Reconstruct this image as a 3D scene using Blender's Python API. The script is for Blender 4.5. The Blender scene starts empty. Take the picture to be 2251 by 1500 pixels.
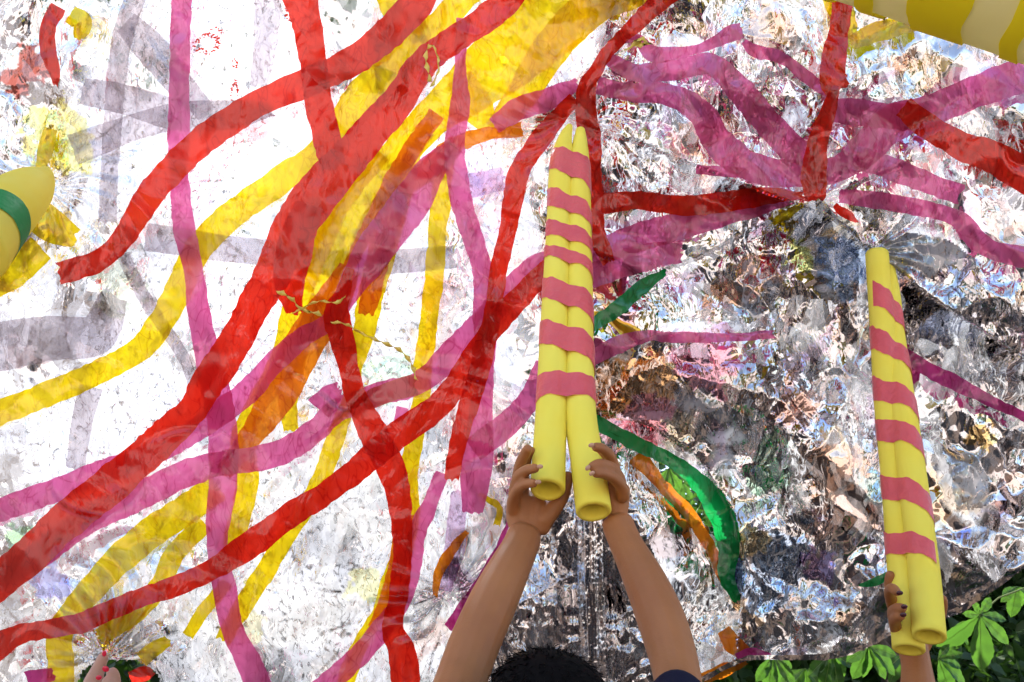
import bpy, bmesh, math, random
import numpy as np
from mathutils import Vector, Matrix, Quaternion
random.seed(7); np.random.seed(7)
SC = bpy.context.scene
COL = SC.collection
# ---------------------------------------------------------------- camera
PITCH = math.radians(35); CAMZ = 1.05; F = 1751.0
FW = np.array([0, math.cos(PITCH), math.sin(PITCH)])
UP = np.array([0, -math.sin(PITCH), math.cos(PITCH)])
RT = np.array([1.0, 0, 0]); C0 = np.array([0, 0, CAMZ])
cd = bpy.data.cameras.new('camera'); cd.lens = 28.0; cd.sensor_width = 36; cd.clip_start = .05; cd.clip_end = 2000
cam = bpy.data.objects.new('camera', cd); COL.objects.link(cam)
cam.location = C0; cam.rotation_euler = (math.radians(90) + PITCH, 0, 0); SC.camera = cam
# ---------------------------------------------------------------- light
SUN_EL, SUN_AZ = math.radians(60), math.radians(-28)      # azimuth from +Y towards +X
sdir = Vector((math.sin(SUN_AZ) * math.cos(SUN_EL), math.cos(SUN_AZ) * math.cos(SUN_EL), math.sin(SUN_EL)))
w = bpy.data.worlds.new('World'); SC.world = w; w.use_nodes = True
nt = w.node_tree; sky = nt.nodes.new('ShaderNodeTexSky'); sky.sky_type = 'NISHITA'; sky.sun_disc = False
sky.sun_elevation = SUN_EL; sky.sun_rotation = SUN_AZ; sky.dust_density = 2.0
nt.links.new(sky.outputs[0], nt.nodes['Background'].inputs[0]); nt.nodes['Background'].inputs[1].default_value = 0.15
sl = bpy.data.lights.new('sun', 'SUN'); sl.energy = 5.0; sl.angle = math.radians(.53); sl.color = (1, .96, .9)
so = bpy.data.objects.new('sun', sl); COL.objects.link(so); so.rotation_euler = (-sdir).to_track_quat('-Z', 'Y').to_euler()
SC.view_settings.view_transform = 'Standard'; SC.view_settings.look = 'None'
SC.view_settings.exposure = 1.5; SC.view_settings.gamma = 1; SC.view_settings.use_curve_mapping = False
SC.cycles.transparent_max_bounces = 24; SC.cycles.max_bounces = 5; SC.cycles.diffuse_bounces = 3; SC.cycles.glossy_bounces = 3; SC.cycles.adaptive_threshold = .03
SC.cycles.transmission_bounces = 6; SC.cycles.caustics_reflective = False; SC.cycles.caustics_refractive = False

# ---------------------------------------------------------------- helpers
def PA(px, py, z):
    px = np.asarray(px, float); py = np.asarray(py, float); z = np.asarray(z, float)
    a = ((px - 1125.5) / F * z)[..., None]; b = ((750 - py) / F * z)[..., None]
    return C0 + z[..., None] * FW + a * RT + b * UP
def P(px, py, z): return Vector(PA(px, py, z))
def tag(o, label=None, cat=None, group=None, kind=None):
    if label: o['label'] = label
    if cat: o['category'] = cat
    if group: o['group'] = group
    if kind: o['kind'] = kind
    return o
def empty(name, loc, label, cat, group=None):
    o = bpy.data.objects.new(name, None); COL.objects.link(o); o.location = loc; o.empty_display_size = .1
    return tag(o, label, cat, group)
def link(name, me, mat, parent=None, smooth=False):
    o = bpy.data.objects.new(name, me); COL.objects.link(o)
    if mat: me.materials.append(mat)
    if smooth: me.polygons.foreach_set('use_smooth', np.ones(len(me.polygons), bool))
    if parent is not None:
        o.parent = parent; bpy.context.view_layer.update(); o.matrix_parent_inverse = parent.matrix_world.inverted()
    return o
def npmesh(name, verts, faces):
    me = bpy.data.meshes.new(name); verts = np.asarray(verts, np.float32); faces = np.asarray(faces, np.int32)
    n, k = faces.shape
    me.vertices.add(len(verts)); me.vertices.foreach_set('co', verts.ravel())
    me.loops.add(n * k); me.loops.foreach_set('vertex_index', faces.ravel())
    me.polygons.add(n); me.polygons.foreach_set('loop_start', np.arange(0, n * k, k, dtype=np.int32))
    me.polygons.foreach_set('loop_total', np.full(n, k, np.int32)); me.update(calc_edges=True); return me
def set_uv(me, uv):
    l = me.uv_layers.new(name='sheet'); vi = np.empty(len(me.loops), np.int32); me.loops.foreach_get('vertex_index', vi)
    l.data.foreach_set('uv', np.asarray(uv, np.float32)[vi].ravel())
def set_f(me, name, v):
    a = me.attributes.new(name, 'FLOAT', 'POINT'); a.data.foreach_set('value', np.asarray(v, np.float32).ravel())
def set_c(me, name, v):
    a = me.attributes.new(name, 'FLOAT_COLOR', 'POINT'); v = np.asarray(v, np.float32)
    v = np.concatenate([v, np.ones((len(v), 1), np.float32)], 1); a.data.foreach_set('color', v.ravel())

def hsh(i, j, s):
    n = (i.astype(np.int64) * 374761393 + j.astype(np.int64) * 668265263 + s * 2147483647 + 1013904223) & 0xffffffff
    n = ((n ^ (n >> 13)) * 1274126177) & 0xffffffff; n = ((n ^ (n >> 16)) * 2246822519) & 0xffffffff
    return ((n ^ (n >> 15)) & 0xffffff) / float(0xffffff)
def vn(x, y, L, s):
    u, v = x / L, y / L; i, j = np.floor(u), np.floor(v); a, b = u - i, v - j
    a = a * a * (3 - 2 * a); b = b * b * (3 - 2 * b)
    return (hsh(i, j, s) * (1 - a) + hsh(i + 1, j, s) * a) * (1 - b) + (hsh(i, j + 1, s) * (1 - a) + hsh(i + 1, j + 1, s) * a) * b
def fac(x, y, L, s, ang=0., st=1.):
    """piecewise flat facets meeting in sharp creases, about L across"""
    wx = x + (vn(x, y, L * 1.3, s + 11) - .5) * L * 1.2; wy = y + (vn(x, y, L * 1.3, s + 12) - .5) * L * 1.2
    ca, sa = math.cos(ang), math.sin(ang); u = (wx * ca + wy * sa) / (L * st); v = (-wx * sa + wy * ca) / L
    i, j = np.floor(u), np.floor(v); a, b = u - i, v - j
    h00, h10, h01, h11 = hsh(i, j, s), hsh(i + 1, j, s), hsh(i, j + 1, s), hsh(i + 1, j + 1, s)
    A = np.where(a > b, h00 + a * (h10 - h00) + b * (h11 - h10), h00 + b * (h01 - h00) + a * (h11 - h01))
    B = np.where(a + b < 1, h00 + a * (h10 - h00) + b * (h01 - h00), h11 + (1 - a) * (h01 - h11) + (1 - b) * (h10 - h11))
    return np.where(hsh(i, j, s + 5) > .5, A, B) - .5
def sstep(a, b, x):
    t = np.clip((x - a) / (b - a), 0, 1); return t * t * (3 - 2 * t)
def segd(px, py, pts):
    """signed distance to a polyline; positive on the right-hand side going along it (image y down)"""
    best = np.full(px.shape, 1e9); sg = np.zeros(px.shape)
    for (x0, y0), (x1, y1) in zip(pts[:-1], pts[1:]):
        dx, dy = x1 - x0, y1 - y0; L2 = dx * dx + dy * dy
        t = np.clip(((px - x0) * dx + (py - y0) * dy) / L2, 0, 1)
        d = np.hypot(px - x0 - t * dx, py - y0 - t * dy); s = np.sign(dx * (py - y0) - dy * (px - x0))
        m = d < best; best = np.where(m, d, best); sg = np.where(m, s, sg)
    return best, sg
def inpoly(px, py, poly):
    r = np.zeros(px.shape, bool); n = len(poly)
    for k in range(n):
        x0, y0 = poly[k]; x1, y1 = poly[(k + 1) % n]
        if y0 == y1: continue
        c = ((y0 > py) != (y1 > py)) & (px < (x1 - x0) * (py - y0) / (y1 - y0) + x0); r ^= c
    return r

# where the canopy is pushed up by noodles or pulled down by hands: x, y, amount, radius, pleats, pleat size
PULLS = [(1262, 262, .05, 150, 17, .016), (1925, 556, .08, 190, 11, .018), (232, 1446, -.42, 130, 13, .05),
         (1318, 160, -.05, 130, 9, .015), (1795, 440, -.05, 140, 9, .016), (105, 395, .03, 170, 15, .022),
         (1345, 675, -.03, 90, 7, .012), (700, 655, -.03, 100, 7, .009), (1700, 738, -.05, 90, 7, .012),
         (990, 1305, .06, 150, 13, .05), (1860, 205, -.04, 110, 7, .013), (2185, 1275, -.04, 110, 9, .03)]
# edges of overlapping sheets: polyline, step on its right side, fade
STEPS = [([(1765, 455), (1830, 480), (1960, 590), (2100, 690), (2290, 810)], .28, 200),
         ([(1300, 900), (1420, 930), (1520, 990), (1610, 1120), (1640, 1260), (1630, 1340)], .12, 200),
         ([(1320, 560), (1420, 605), (1530, 570), (1660, 500), (1765, 455)], .05, 130),
         ([(130, -40), (300, 10), (190, 190), (130, 380), (150, 470), (320, 590)], -.0, 90),
         ([(690, 960), (760, 905), (700, 860)], .03, 60)]
def crump(px, py):
    """how crumpled the foil is"""
    c = .22 + .78 * sstep(1050, 1330, px + 120 * (vn(px, py, 160, 91) - .5))
    c = np.maximum(c, .9 * (1 - sstep(160, 280, px + .30 * np.maximum(py - 200, 0) + 80 * (vn(px, py, 90, 92) - .5))) * (py < 620))
    c = np.maximum(c, .55 * sstep(.55, .7, vn(px, py, 210, 93)))
    c = np.maximum(c, .6 * sstep(1330, 1430, py) * (px < 1000))
    return c
def depth(px, py):
    px = np.asarray(px, float); py = np.asarray(py, float)
    z = 2.28 + .22 * np.clip(py / 1500, -.4, 1.3) + .05 * (vn(px, py, 520, 3) - .5) - .03 * np.sin(px / 260.)
    for (x, y, a, r, k, pa) in PULLS:
        dx, dy = px - x, py - y; rr = np.hypot(dx, dy); th = np.arctan2(dy, dx)
        fall = np.exp(-rr / r)
        z = z + a * fall
        tw = th * int(k * 1.3) / (2 * math.pi) + 1.6 * (vn(th * 22 + 200, rr, 80, 17 + k) - .5); tri = np.abs((tw % 1.) - .5) * 2 - .5
        z = z + pa * (.25 + 1.2 * vn(th * 40 + 300, rr * 0, 30, 55 + k)) * tri * np.minimum(rr / 45., 1) * np.exp(-rr / (r * 1.25))
    for pts, s, f in STEPS:
        if s == 0: continue
        d, sg = segd(px, py, pts); z = z + s * (sg > 0) * np.exp(-d / f)
    c = crump(px, py)
    o = (vn(px, py, 330, 21) - .5) * 2.2
    h = .15 * fac(px, py, 210, 31, .7, 2.2) * (.35 + .65 * c)
    h = h + c * (.075 * fac(px, py, 92, 41, 2.2, 2.4) + .040 * fac(px, py, 44, 51, .9, 2.4) + .010 * fac(px, py, 22, 61, 1.9, 1.6))
    h = h + (1 - c) * .010 * fac(px, py, 34, 71, 1.0, 2.2)
    return z + h

# ---------------------------------------------------------------- materials
def mat(name):
    m = bpy.data.materials.new(name); m.use_nodes = True; m.node_tree.nodes.clear(); return m, m.node_tree
class N:
    def __init__(s, t): s.t = t
    def __call__(s, ty, ins=None, **kw):
        n = s.t.nodes.new('ShaderNode' + ty)
        for k, v in kw.items(): setattr(n, k, v)
        for k, v in (ins or {}).items():
            i = n.inputs[k]
            if isinstance(v, bpy.types.NodeSocket): s.t.links.new(v, i)
            elif isinstance(v, bpy.types.Node): s.t.links.new(v.outputs[0], i)
            else: i.default_value = v
        return n
    def m(s, op, a, b=0., c=0.):
        return s('Math', {0: a, 1: b, 2: c}, operation=op).outputs[0]
    def cl(s, op, a, b=0., c=0.):
        n = s('Math', {0: a, 1: b, 2: c}, operation=op); n.use_clamp = True; return n.outputs[0]
    def vm(s, op, a, b=(0, 0, 0), sc=None):
        n = s('VectorMath', {0: a, 1: b}, operation=op)
        if sc is not None:
            if isinstance(sc, bpy.types.NodeSocket): s.t.links.new(sc, n.inputs['Scale'])
            else: n.inputs['Scale'].default_value = sc
        return n.outputs[0]
    def mix(s, f, a, b): return s('MixShader', {0: f, 1: a, 2: b}).outputs[0]
    def mixc(s, f, a, b):
        n = s('Mix', {'Factor': f}, data_type='RGBA')
        for i, v in ((6, a), (7, b)):
            if isinstance(v, bpy.types.NodeSocket): s.t.links.new(v, n.inputs[i])
            else: n.inputs[i].default_value = v
        return n.outputs[2]
    def out(s, sh): s('OutputMaterial', {0: sh})
def rgba(c): return (c[0], c[1], c[2], 1)

def crinkle(n, uv, amt, scales=(26, 60, 130), wts=(1., .8, .6, .4), st=.42):
    """a normal broken into flat tilted facets, at several sizes, stretched along changing directions"""
    ns = n('TexNoise', {'Vector': uv, 'Scale': 7., 'Detail': 3.})
    wv = n.vm('SCALE', n.vm('SUBTRACT', ns.outputs['Color'], (.5, .5, .5)), sc=.06)
    base = n.vm('ADD', uv, wv); acc = None
    for k, sc in enumerate(scales):
        mp = n('Mapping', {'Vector': base, 'Rotation': (0, 0, .9 + 1.15 * k), 'Scale': (1, st, 1)})
        v = n('TexVoronoi', {'Vector': mp.outputs[0], 'Scale': float(sc)}, feature='F1')
        d = n.vm('SUBTRACT', v.outputs['Color'], (.5, .5, .5))
        d = n.vm('SCALE', d, sc=wts[k])
        acc = d if acc is None else n.vm('ADD', acc, d)
    g = n('NewGeometry')
    nn = n.vm('ADD', g.outputs['Normal'], n.vm('SCALE', acc, sc=amt))
    return n.vm('NORMALIZE', nn)

def relief(n, uv, strength, dist=.02):
    """creased relief: pyramids and ridges whose flat sides meet in sharp folds"""
    ns = n('TexNoise', {'Vector': uv, 'Scale': 8., 'Detail': 2.})
    base = n.vm('ADD', uv, n.vm('SCALE', n.vm('SUBTRACT', ns.outputs['Color'], (.5, .5, .5)), sc=.10)); H = None
    for k, (sc, st, rot, wt) in enumerate(((19., .35, .8, 1.35), (42., .4, 2.1, .6), (90., .5, 1.2, .16))):
        v = n('TexVoronoi', {'Vector': n('Mapping', {'Vector': base, 'Rotation': (0, 0, rot), 'Scale': (1, st, 1)}).outputs[0], 'Scale': sc}, feature='F1', distance='MANHATTAN')
        h = n.m('MULTIPLY', v.outputs['Distance'], wt); H = h if H is None else n.m('ADD', H, h)
    for sc, rot, wt in ((14., .4, 1.3), (36., 1.9, .45)):
        z = n('TexNoise', {'Vector': n('Mapping', {'Vector': base, 'Rotation': (0, 0, rot), 'Scale': (1, .3, 1)}).outputs[0], 'Scale': sc, 'Detail': 1.})
        H = n.m('ADD', H, n.m('MULTIPLY', n.m('ABSOLUTE', n.m('SUBTRACT', z.outputs['Fac'], .5)), wt * 2))
    pn = n('TexVoronoi', {'Vector': n('Mapping', {'Vector': base, 'Rotation': (0, 0, 1.3), 'Scale': (1, .38, 1)}).outputs[0], 'Scale': 11.})
    H = n.m('MULTIPLY', H, n.cl('MULTIPLY_ADD', n('SeparateColor', {0: pn.outputs['Color']}).outputs[2], 1.9, -.25))
    return n('Bump', {'Height': H, 'Strength': strength, 'Distance': dist}).outputs[0]

def foil_mat(name, opaque=None, bright=1.0, tint=(.93, .92, .93), amt=.85, rough=.10):
    m, t = mat(name); n = N(t)
    uv = n('UVMap', uv_map='sheet').outputs[0]
    if opaque is None:
        ply = n('Attribute', attribute_name='ply').outputs['Fac']; tc = n('Attribute', attribute_name='refl_tint').outputs['Color']
    else:
        ply = n('Value').outputs[0]; ply.default_value = opaque
        tn = n('TexNoise', {'Vector': uv, 'Scale': 16., 'Detail': 2.})
        tc = n.mixc(n.cl('MULTIPLY_ADD', tn.outputs['Fac'], 4., -2.), (.95, .93, .92, 1), rgba(tint))
    nor = relief(n, uv, 1., .011 * amt)
    # creased specks where the film is folded on itself
    ns = n('TexNoise', {'Vector': uv, 'Scale': 5., 'Detail': 3.})
    wp = n.vm('ADD', uv, n.vm('SCALE', n.vm('SUBTRACT', ns.outputs['Color'], (.5, .5, .5)), sc=.12))
    gate = n('TexNoise', {'Vector': uv, 'Scale': 75., 'Detail': 2.})
    big = n('TexNoise', {'Vector': uv, 'Scale': 4.5, 'Detail': 2.})
    scr = None
    for a_, sc_ in ((.3, 24.), (1.7, 44.), (2.6, 78.)):
        nz_ = n('TexNoise', {'Vector': n('Mapping', {'Vector': wp, 'Rotation': (0, 0, a_), 'Scale': (1, .38, 1)}).outputs[0], 'Scale': sc_, 'Detail': 1.5})
        l_ = n.cl('MULTIPLY_ADD', n.m('ABSOLUTE', n.m('SUBTRACT', nz_.outputs['Fac'], .5)), -34., 1.)
        scr = l_ if scr is None else n.m('MAXIMUM', scr, l_)
    scr_all = n.m('MULTIPLY', scr, n.cl('MULTIPLY_ADD', gate.outputs['Fac'], 6., -2.2))
    scr = n.m('MULTIPLY', scr, n.cl('MULTIPLY_ADD', gate.outputs['Fac'], 6., -2.6))
    scr = n.m('MULTIPLY', scr, n.cl('MULTIPLY_ADD', big.outputs['Fac'], 6., -1.3))
    vc = n('TexVoronoi', {'Vector': n('Mapping', {'Vector': wp, 'Rotation': (0, 0, 2.05), 'Scale': (1, .34, 1)}).outputs[0], 'Scale': 21.})
    vd = n('TexVoronoi', {'Vector': n('Mapping', {'Vector': wp, 'Rotation': (0, 0, .5), 'Scale': (1, .45, 1)}).outputs[0], 'Scale': 55.})
    rnd = n.m('ADD', n.m('MULTIPLY', n.m('SUBTRACT', n('SeparateColor', {0: vc.outputs['Color']}).outputs[0], .5), .55), n.m('MULTIPLY', n.m('SUBTRACT', n('SeparateColor', {0: vd.outputs['Color']}).outputs[1], .5), .40))
    f0 = n.cl('ADD', n.m('ADD', ply, n.m('MULTIPLY', rnd, n.cl('MULTIPLY_ADD', ply, 1.6, -.25))), n.m('MULTIPLY', n.m('MULTIPLY', scr, n.cl('MULTIPLY_ADD', ply, -1.1, 1.)), .9))
    scr_all = n.m('MULTIPLY', scr_all, n.cl('MULTIPLY_ADD', n('SeparateColor', {0: vc.outputs['Color']}).outputs[2], 2.4, -1.0))
    leak = n.m('MULTIPLY', n.m('MULTIPLY', scr_all, n.cl('MULTIPLY_ADD', ply, 1.8, -.6)), .75 if opaque is None else .35)
    f = n.cl('SUBTRACT', f0, leak)
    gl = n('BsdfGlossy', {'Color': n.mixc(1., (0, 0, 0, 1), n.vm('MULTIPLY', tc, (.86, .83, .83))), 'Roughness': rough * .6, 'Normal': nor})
    tl = n('BsdfTranslucent', {'Color': n.mixc(.75, tc, n.mixc(n.cl('MULTIPLY_ADD', n('TexNoise', {'Vector': wp, 'Scale': 7., 'Detail': 4.}).outputs['Fac'], 5., -2.1), (.190, .194, .200, 1), (.085, .100, .140, 1))), 'Normal': nor})
    tr = n('BsdfTransparent', {'Color': (.24, .26, .30, 1)})
    thin = n.mix(.25, tl.outputs[0], tr.outputs[0])
    n.out(n.mix(f, thin, gl.outputs[0])); return m

def ribbon_mat(name, col, clear=.55, dens=1.0):
    m, t = mat(name); n = N(t); uv = n('UVMap', uv_map='sheet').outputs[0]
    nor = relief(n, uv, 1., .0045)
    wr = n('TexNoise', {'Vector': n('Mapping', {'Vector': uv, 'Rotation': (0, 0, .5), 'Scale': (1, .35, 1)}).outputs[0], 'Scale': 30., 'Detail': 4., 'Roughness': .65})
    ns = n('TexNoise', {'Vector': uv, 'Scale': 9., 'Detail': 2.})
    wp = n.vm('ADD', uv, n.vm('SCALE', n.vm('SUBTRACT', ns.outputs['Color'], (.5, .5, .5)), sc=.10))
    ve = n('TexVoronoi', {'Vector': n('Mapping', {'Vector': wp, 'Rotation': (0, 0, 2.2), 'Scale': (1, .5, 1)}).outputs[0], 'Scale': 24.}, feature='DISTANCE_TO_EDGE')
    sn = n('TexNoise', {'Vector': n('Mapping', {'Vector': wp, 'Rotation': (0, 0, 1.1), 'Scale': (1, .18, 1)}).outputs[0], 'Scale': 40., 'Detail': 1.})
    sl_ = n.cl('MULTIPLY_ADD', n.m('ABSOLUTE', n.m('SUBTRACT', sn.outputs['Fac'], .5)), -36., 1.)
    crease = n.m('MULTIPLY', n.m('MAXIMUM', n.cl('MULTIPLY_ADD', ve.outputs['Distance'], -26., 1.0), sl_), n.cl('MULTIPLY_ADD', wr.outputs['Fac'], 6., -2.4))
    d = n.cl('MULTIPLY_ADD', wr.outputs['Fac'], .9, n.m('MULTIPLY_ADD', crease, .6, -.35))
    dark = (col[0] ** 1.7 * .72, col[1] ** 1.6 * .62, col[2] ** 1.5 * .6, 1)
    c = n.mixc(d, rgba(col), dark)
    tr = n('BsdfTransparent', {'Color': c}); tl = n('BsdfTranslucent', {'Color': c, 'Normal': nor})
    df = n('BsdfDiffuse', {'Color': c, 'Normal': nor}); gl = n('BsdfGlossy', {'Color': (1, 1, 1, 1), 'Roughness': .2, 'Normal': nor})
    body = n.mix(.45, tl.outputs[0], df.outputs[0])
    n.out(n.mix(.05, n.mix(1 - clear, tr.outputs[0], body), gl.outputs[0])); return m

def simple(name, col, rough=.6, trans=0., bump=None, var=None, spec=.3, sss=0.):
    m, t = mat(name); n = N(t)
    co = n('TexCoord').outputs['Object']
    c = rgba(col)
    if var:
        ns = n('TexNoise', {'Vector': co, 'Scale': var[0], 'Detail': 4.}); c = n.mixc(n.cl('MULTIPLY_ADD', ns.outputs['Fac'], 2.4, -.7), rgba(col), rgba(var[1]))
    b = n('BsdfPrincipled', {'Base Color': c, 'Roughness': rough, 'Specular IOR Level': spec})
    if sss:
        b.inputs['Subsurface Weight'].default_value = sss; b.inputs['Subsurface Radius'].default_value = (.012, .006, .003) ; b.inputs['Subsurface Scale'].default_value = 1.0
    if bump:
        bn = n('TexNoise', {'Vector': co, 'Scale': bump[0], 'Detail': 3.}); bp = n('Bump', {'Height': bn.outputs['Fac'], 'Strength': bump[1], 'Distance': bump[2]})
        t.links.new(bp.outputs[0], b.inputs['Normal'])
    sh = b.outputs[0]
    if trans:
        tl = n('BsdfTranslucent', {'Color': c}); sh = n.mix(trans, sh, tl.outputs[0])
    n.out(sh); return m

M_FOIL = foil_mat('silver_film')
M_CURT = foil_mat('dark_silver_foil', opaque=1., tint=(.93, .90, .90), amt=.8, rough=.05)
M_BEIGE = foil_mat('gold_backed_foil', opaque=.93, tint=(.95, .82, .55), amt=.8, rough=.12)
M_STRIP = None
RED, YEL, PNK, ORG, GRN, MAG = (.93, .045, .012), (.95, .72, .008), (.80, .17, .50), (1., .33, .015), (.006, .27, .06), (.62, .05, .30)
M_R = {'red': ribbon_mat('red_tape', (.80, .026, .010), .34), 'yellow': ribbon_mat('yellow_tape', YEL, .6), 'pink': ribbon_mat('pink_tape_film', (.82, .16, .40), .36),
       'orange': ribbon_mat('orange_tape', (.88, .27, .012), .5), 'green': ribbon_mat('green_tape', (.008, .36, .08), .15), 'magenta': ribbon_mat('magenta_tape', (.62, .05, .28), .3),
       'grey': ribbon_mat('grey_film', (.66, .61, .65), .84), 'coral': ribbon_mat('coral_tape', (.75, .24, .20), .6), 'lilac': ribbon_mat('lilac_film', (.80, .62, .82), .8)}
M_FOAM = simple('yellow_foam', (1., .79, .08), .75, trans=.06, bump=(500, .4, .0015), var=(7, (1., .86, .13)), spec=.15, sss=.0)
M_WRAP = simple('pink_wrap_tape', (.84, .13, .13), .32, trans=.1, bump=(70, .8, .005), var=(14, (.76, .10, .12)), spec=.5)
M_SKIN = simple('skin', (.43, .170, .060), .5, bump=(260, .25, .0015), var=(9, (.34, .125, .045)), spec=.3, sss=.12)
M_SKIN2 = simple('fair_skin', (.56, .31, .21), .5, bump=(260, .25, .0015), var=(9, (.5, .25, .17)), spec=.35, sss=.12)
M_HAIR = simple('black_hair', (.004, .003, .0028), .8, spec=.08)
M_GROUND = simple('pale_gravel', (.45, .41, .38), .9, bump=(40, .8, .03), var=(1.3, (.24, .20, .17)))
M_ADDED_SOIL = simple('unseen_dark_soil', (.085, .060, .045), .9, bump=(50, .8, .02), var=(2.5, (.03, .022, .018)))

# ---------------------------------------------------------------- ground
g = npmesh('ground', [(-600, -600, 0), (600, -600, 0), (600, 900, 0), (-600, 900, 0)], [(0, 1, 2, 3)])
tag(link('ground', g, M_GROUND), kind='structure')

gl_ = npmesh('added_dark_soil', [(-14, -.5, .004), (14, -.5, .004), (14, 30, .004), (-14, 30, .004)], [(0, 1, 2, 3)])
tag(link('added_dark_soil', gl_, M_ADDED_SOIL), kind='structure')  # unseen dark ground added so the foil has darker reflections

# ---------------------------------------------------------------- canopy
REFL_TINTS = [(1370, 880, 95, (1., .55, .25)), (1440, 820, 80, (1., .62, .30)), (1330, 640, 60, (1., .62, .35)), (1430, 930, 70, (.98, .45, .50)), (1560, 790, 90, (1., .55, .68)),
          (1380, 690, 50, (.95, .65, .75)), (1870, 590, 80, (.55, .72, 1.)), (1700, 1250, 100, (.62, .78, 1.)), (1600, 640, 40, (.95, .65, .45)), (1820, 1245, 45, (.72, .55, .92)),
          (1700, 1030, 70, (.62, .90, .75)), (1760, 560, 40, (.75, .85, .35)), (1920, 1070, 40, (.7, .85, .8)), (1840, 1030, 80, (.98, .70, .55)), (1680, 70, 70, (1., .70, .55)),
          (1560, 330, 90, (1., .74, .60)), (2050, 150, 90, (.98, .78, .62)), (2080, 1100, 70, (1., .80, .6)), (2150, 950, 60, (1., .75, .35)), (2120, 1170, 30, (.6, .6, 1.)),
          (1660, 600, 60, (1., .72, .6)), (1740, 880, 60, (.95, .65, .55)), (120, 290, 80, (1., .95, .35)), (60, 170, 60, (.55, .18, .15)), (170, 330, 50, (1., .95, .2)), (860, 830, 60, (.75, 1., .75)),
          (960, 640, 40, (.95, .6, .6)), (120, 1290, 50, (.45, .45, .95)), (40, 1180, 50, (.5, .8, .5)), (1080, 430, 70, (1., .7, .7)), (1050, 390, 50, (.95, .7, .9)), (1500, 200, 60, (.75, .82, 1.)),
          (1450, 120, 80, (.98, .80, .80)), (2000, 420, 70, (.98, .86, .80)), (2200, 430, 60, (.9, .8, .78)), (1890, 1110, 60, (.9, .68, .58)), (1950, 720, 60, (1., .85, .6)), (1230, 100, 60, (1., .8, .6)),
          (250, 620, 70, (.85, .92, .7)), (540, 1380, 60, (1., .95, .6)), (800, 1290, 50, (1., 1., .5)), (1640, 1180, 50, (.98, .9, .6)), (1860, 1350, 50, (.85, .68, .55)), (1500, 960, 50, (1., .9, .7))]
def refl_tint(px, py):  # coloured ribbon reflections painted into the foil colour as tinted patches
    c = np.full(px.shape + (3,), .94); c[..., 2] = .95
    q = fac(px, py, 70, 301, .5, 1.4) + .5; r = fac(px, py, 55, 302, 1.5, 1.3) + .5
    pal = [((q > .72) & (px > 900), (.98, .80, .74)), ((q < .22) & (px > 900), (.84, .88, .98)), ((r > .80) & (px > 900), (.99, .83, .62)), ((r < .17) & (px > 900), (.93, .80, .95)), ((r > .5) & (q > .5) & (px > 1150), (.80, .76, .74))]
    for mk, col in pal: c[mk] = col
    for (x, y, rad, col) in REFL_TINTS:
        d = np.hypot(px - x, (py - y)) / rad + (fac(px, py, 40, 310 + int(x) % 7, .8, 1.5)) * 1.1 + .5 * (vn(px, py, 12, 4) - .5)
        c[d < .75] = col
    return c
WHITES = [(1140, 80, 190, .16), (980, 300, 140, .14), (300, 350, 180, .0), (560, 120, 150, .0), (330, 60, 90, 0), (480, 400, 130, .0), (560, 620, 150, .0), (330, 830, 170, .0), (300, 600, 90, .1), (240, 950, 200, .05), (620, 1150, 170, .12), (700, 1350, 190, .20), (640, 1260, 90, .02), (560, 780, 130, 0),
          (870, 700, 110, .14), (60, 620, 110, .12), (1000, 1420, 90, .05)]
_rc = random.Random(44); CREASES = []
for (cx, cy, a0, a1, r0, r1, n_) in ((105, 395, -60, 60, 60, 420, 26), (700, 655, 0, 360, 60, 330, 26), (232, 1446, -175, -5, 60, 420, 30), (990, 1305, 90, 270, 60, 420, 24), (1262, 262, 100, 300, 60, 420, 24), (500, -200, 50, 130, 200, 640, 22), (470, 700, 0, 360, 60, 360, 26)):
    for _ in range(n_):
        a = math.radians(_rc.uniform(a0, a1)); d0 = _rc.uniform(r0, r1 * .6); L = _rc.uniform(50, 190); b = a + _rc.uniform(-.25, .25)
        x, y = cx + math.cos(a) * d0, cy + math.sin(a) * d0; pts = [(x, y)]
        for q in range(3): b += _rc.uniform(-.16, .16); x += math.cos(b) * L / 3; y += math.sin(b) * L / 3; pts.append((x, y))
        CREASES.append((pts, _rc.uniform(1.6, 4.5), _rc.uniform(.3, .9)))
def creases(px, py):
    out = np.zeros(px.shape)
    for pts, w_, a_ in CREASES:
        xs = [p[0] for p in pts]; ys = [p[1] for p in pts]
        m = (px > min(xs) - 14) & (px < max(xs) + 14) & (py > min(ys) - 14) & (py < max(ys) + 14)
        if m.any():
            d = segd(px[m], py[m], pts)[0]; out[m] = np.maximum(out[m], a_ * np.exp(-(d / w_) ** 2))
    return out
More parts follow.
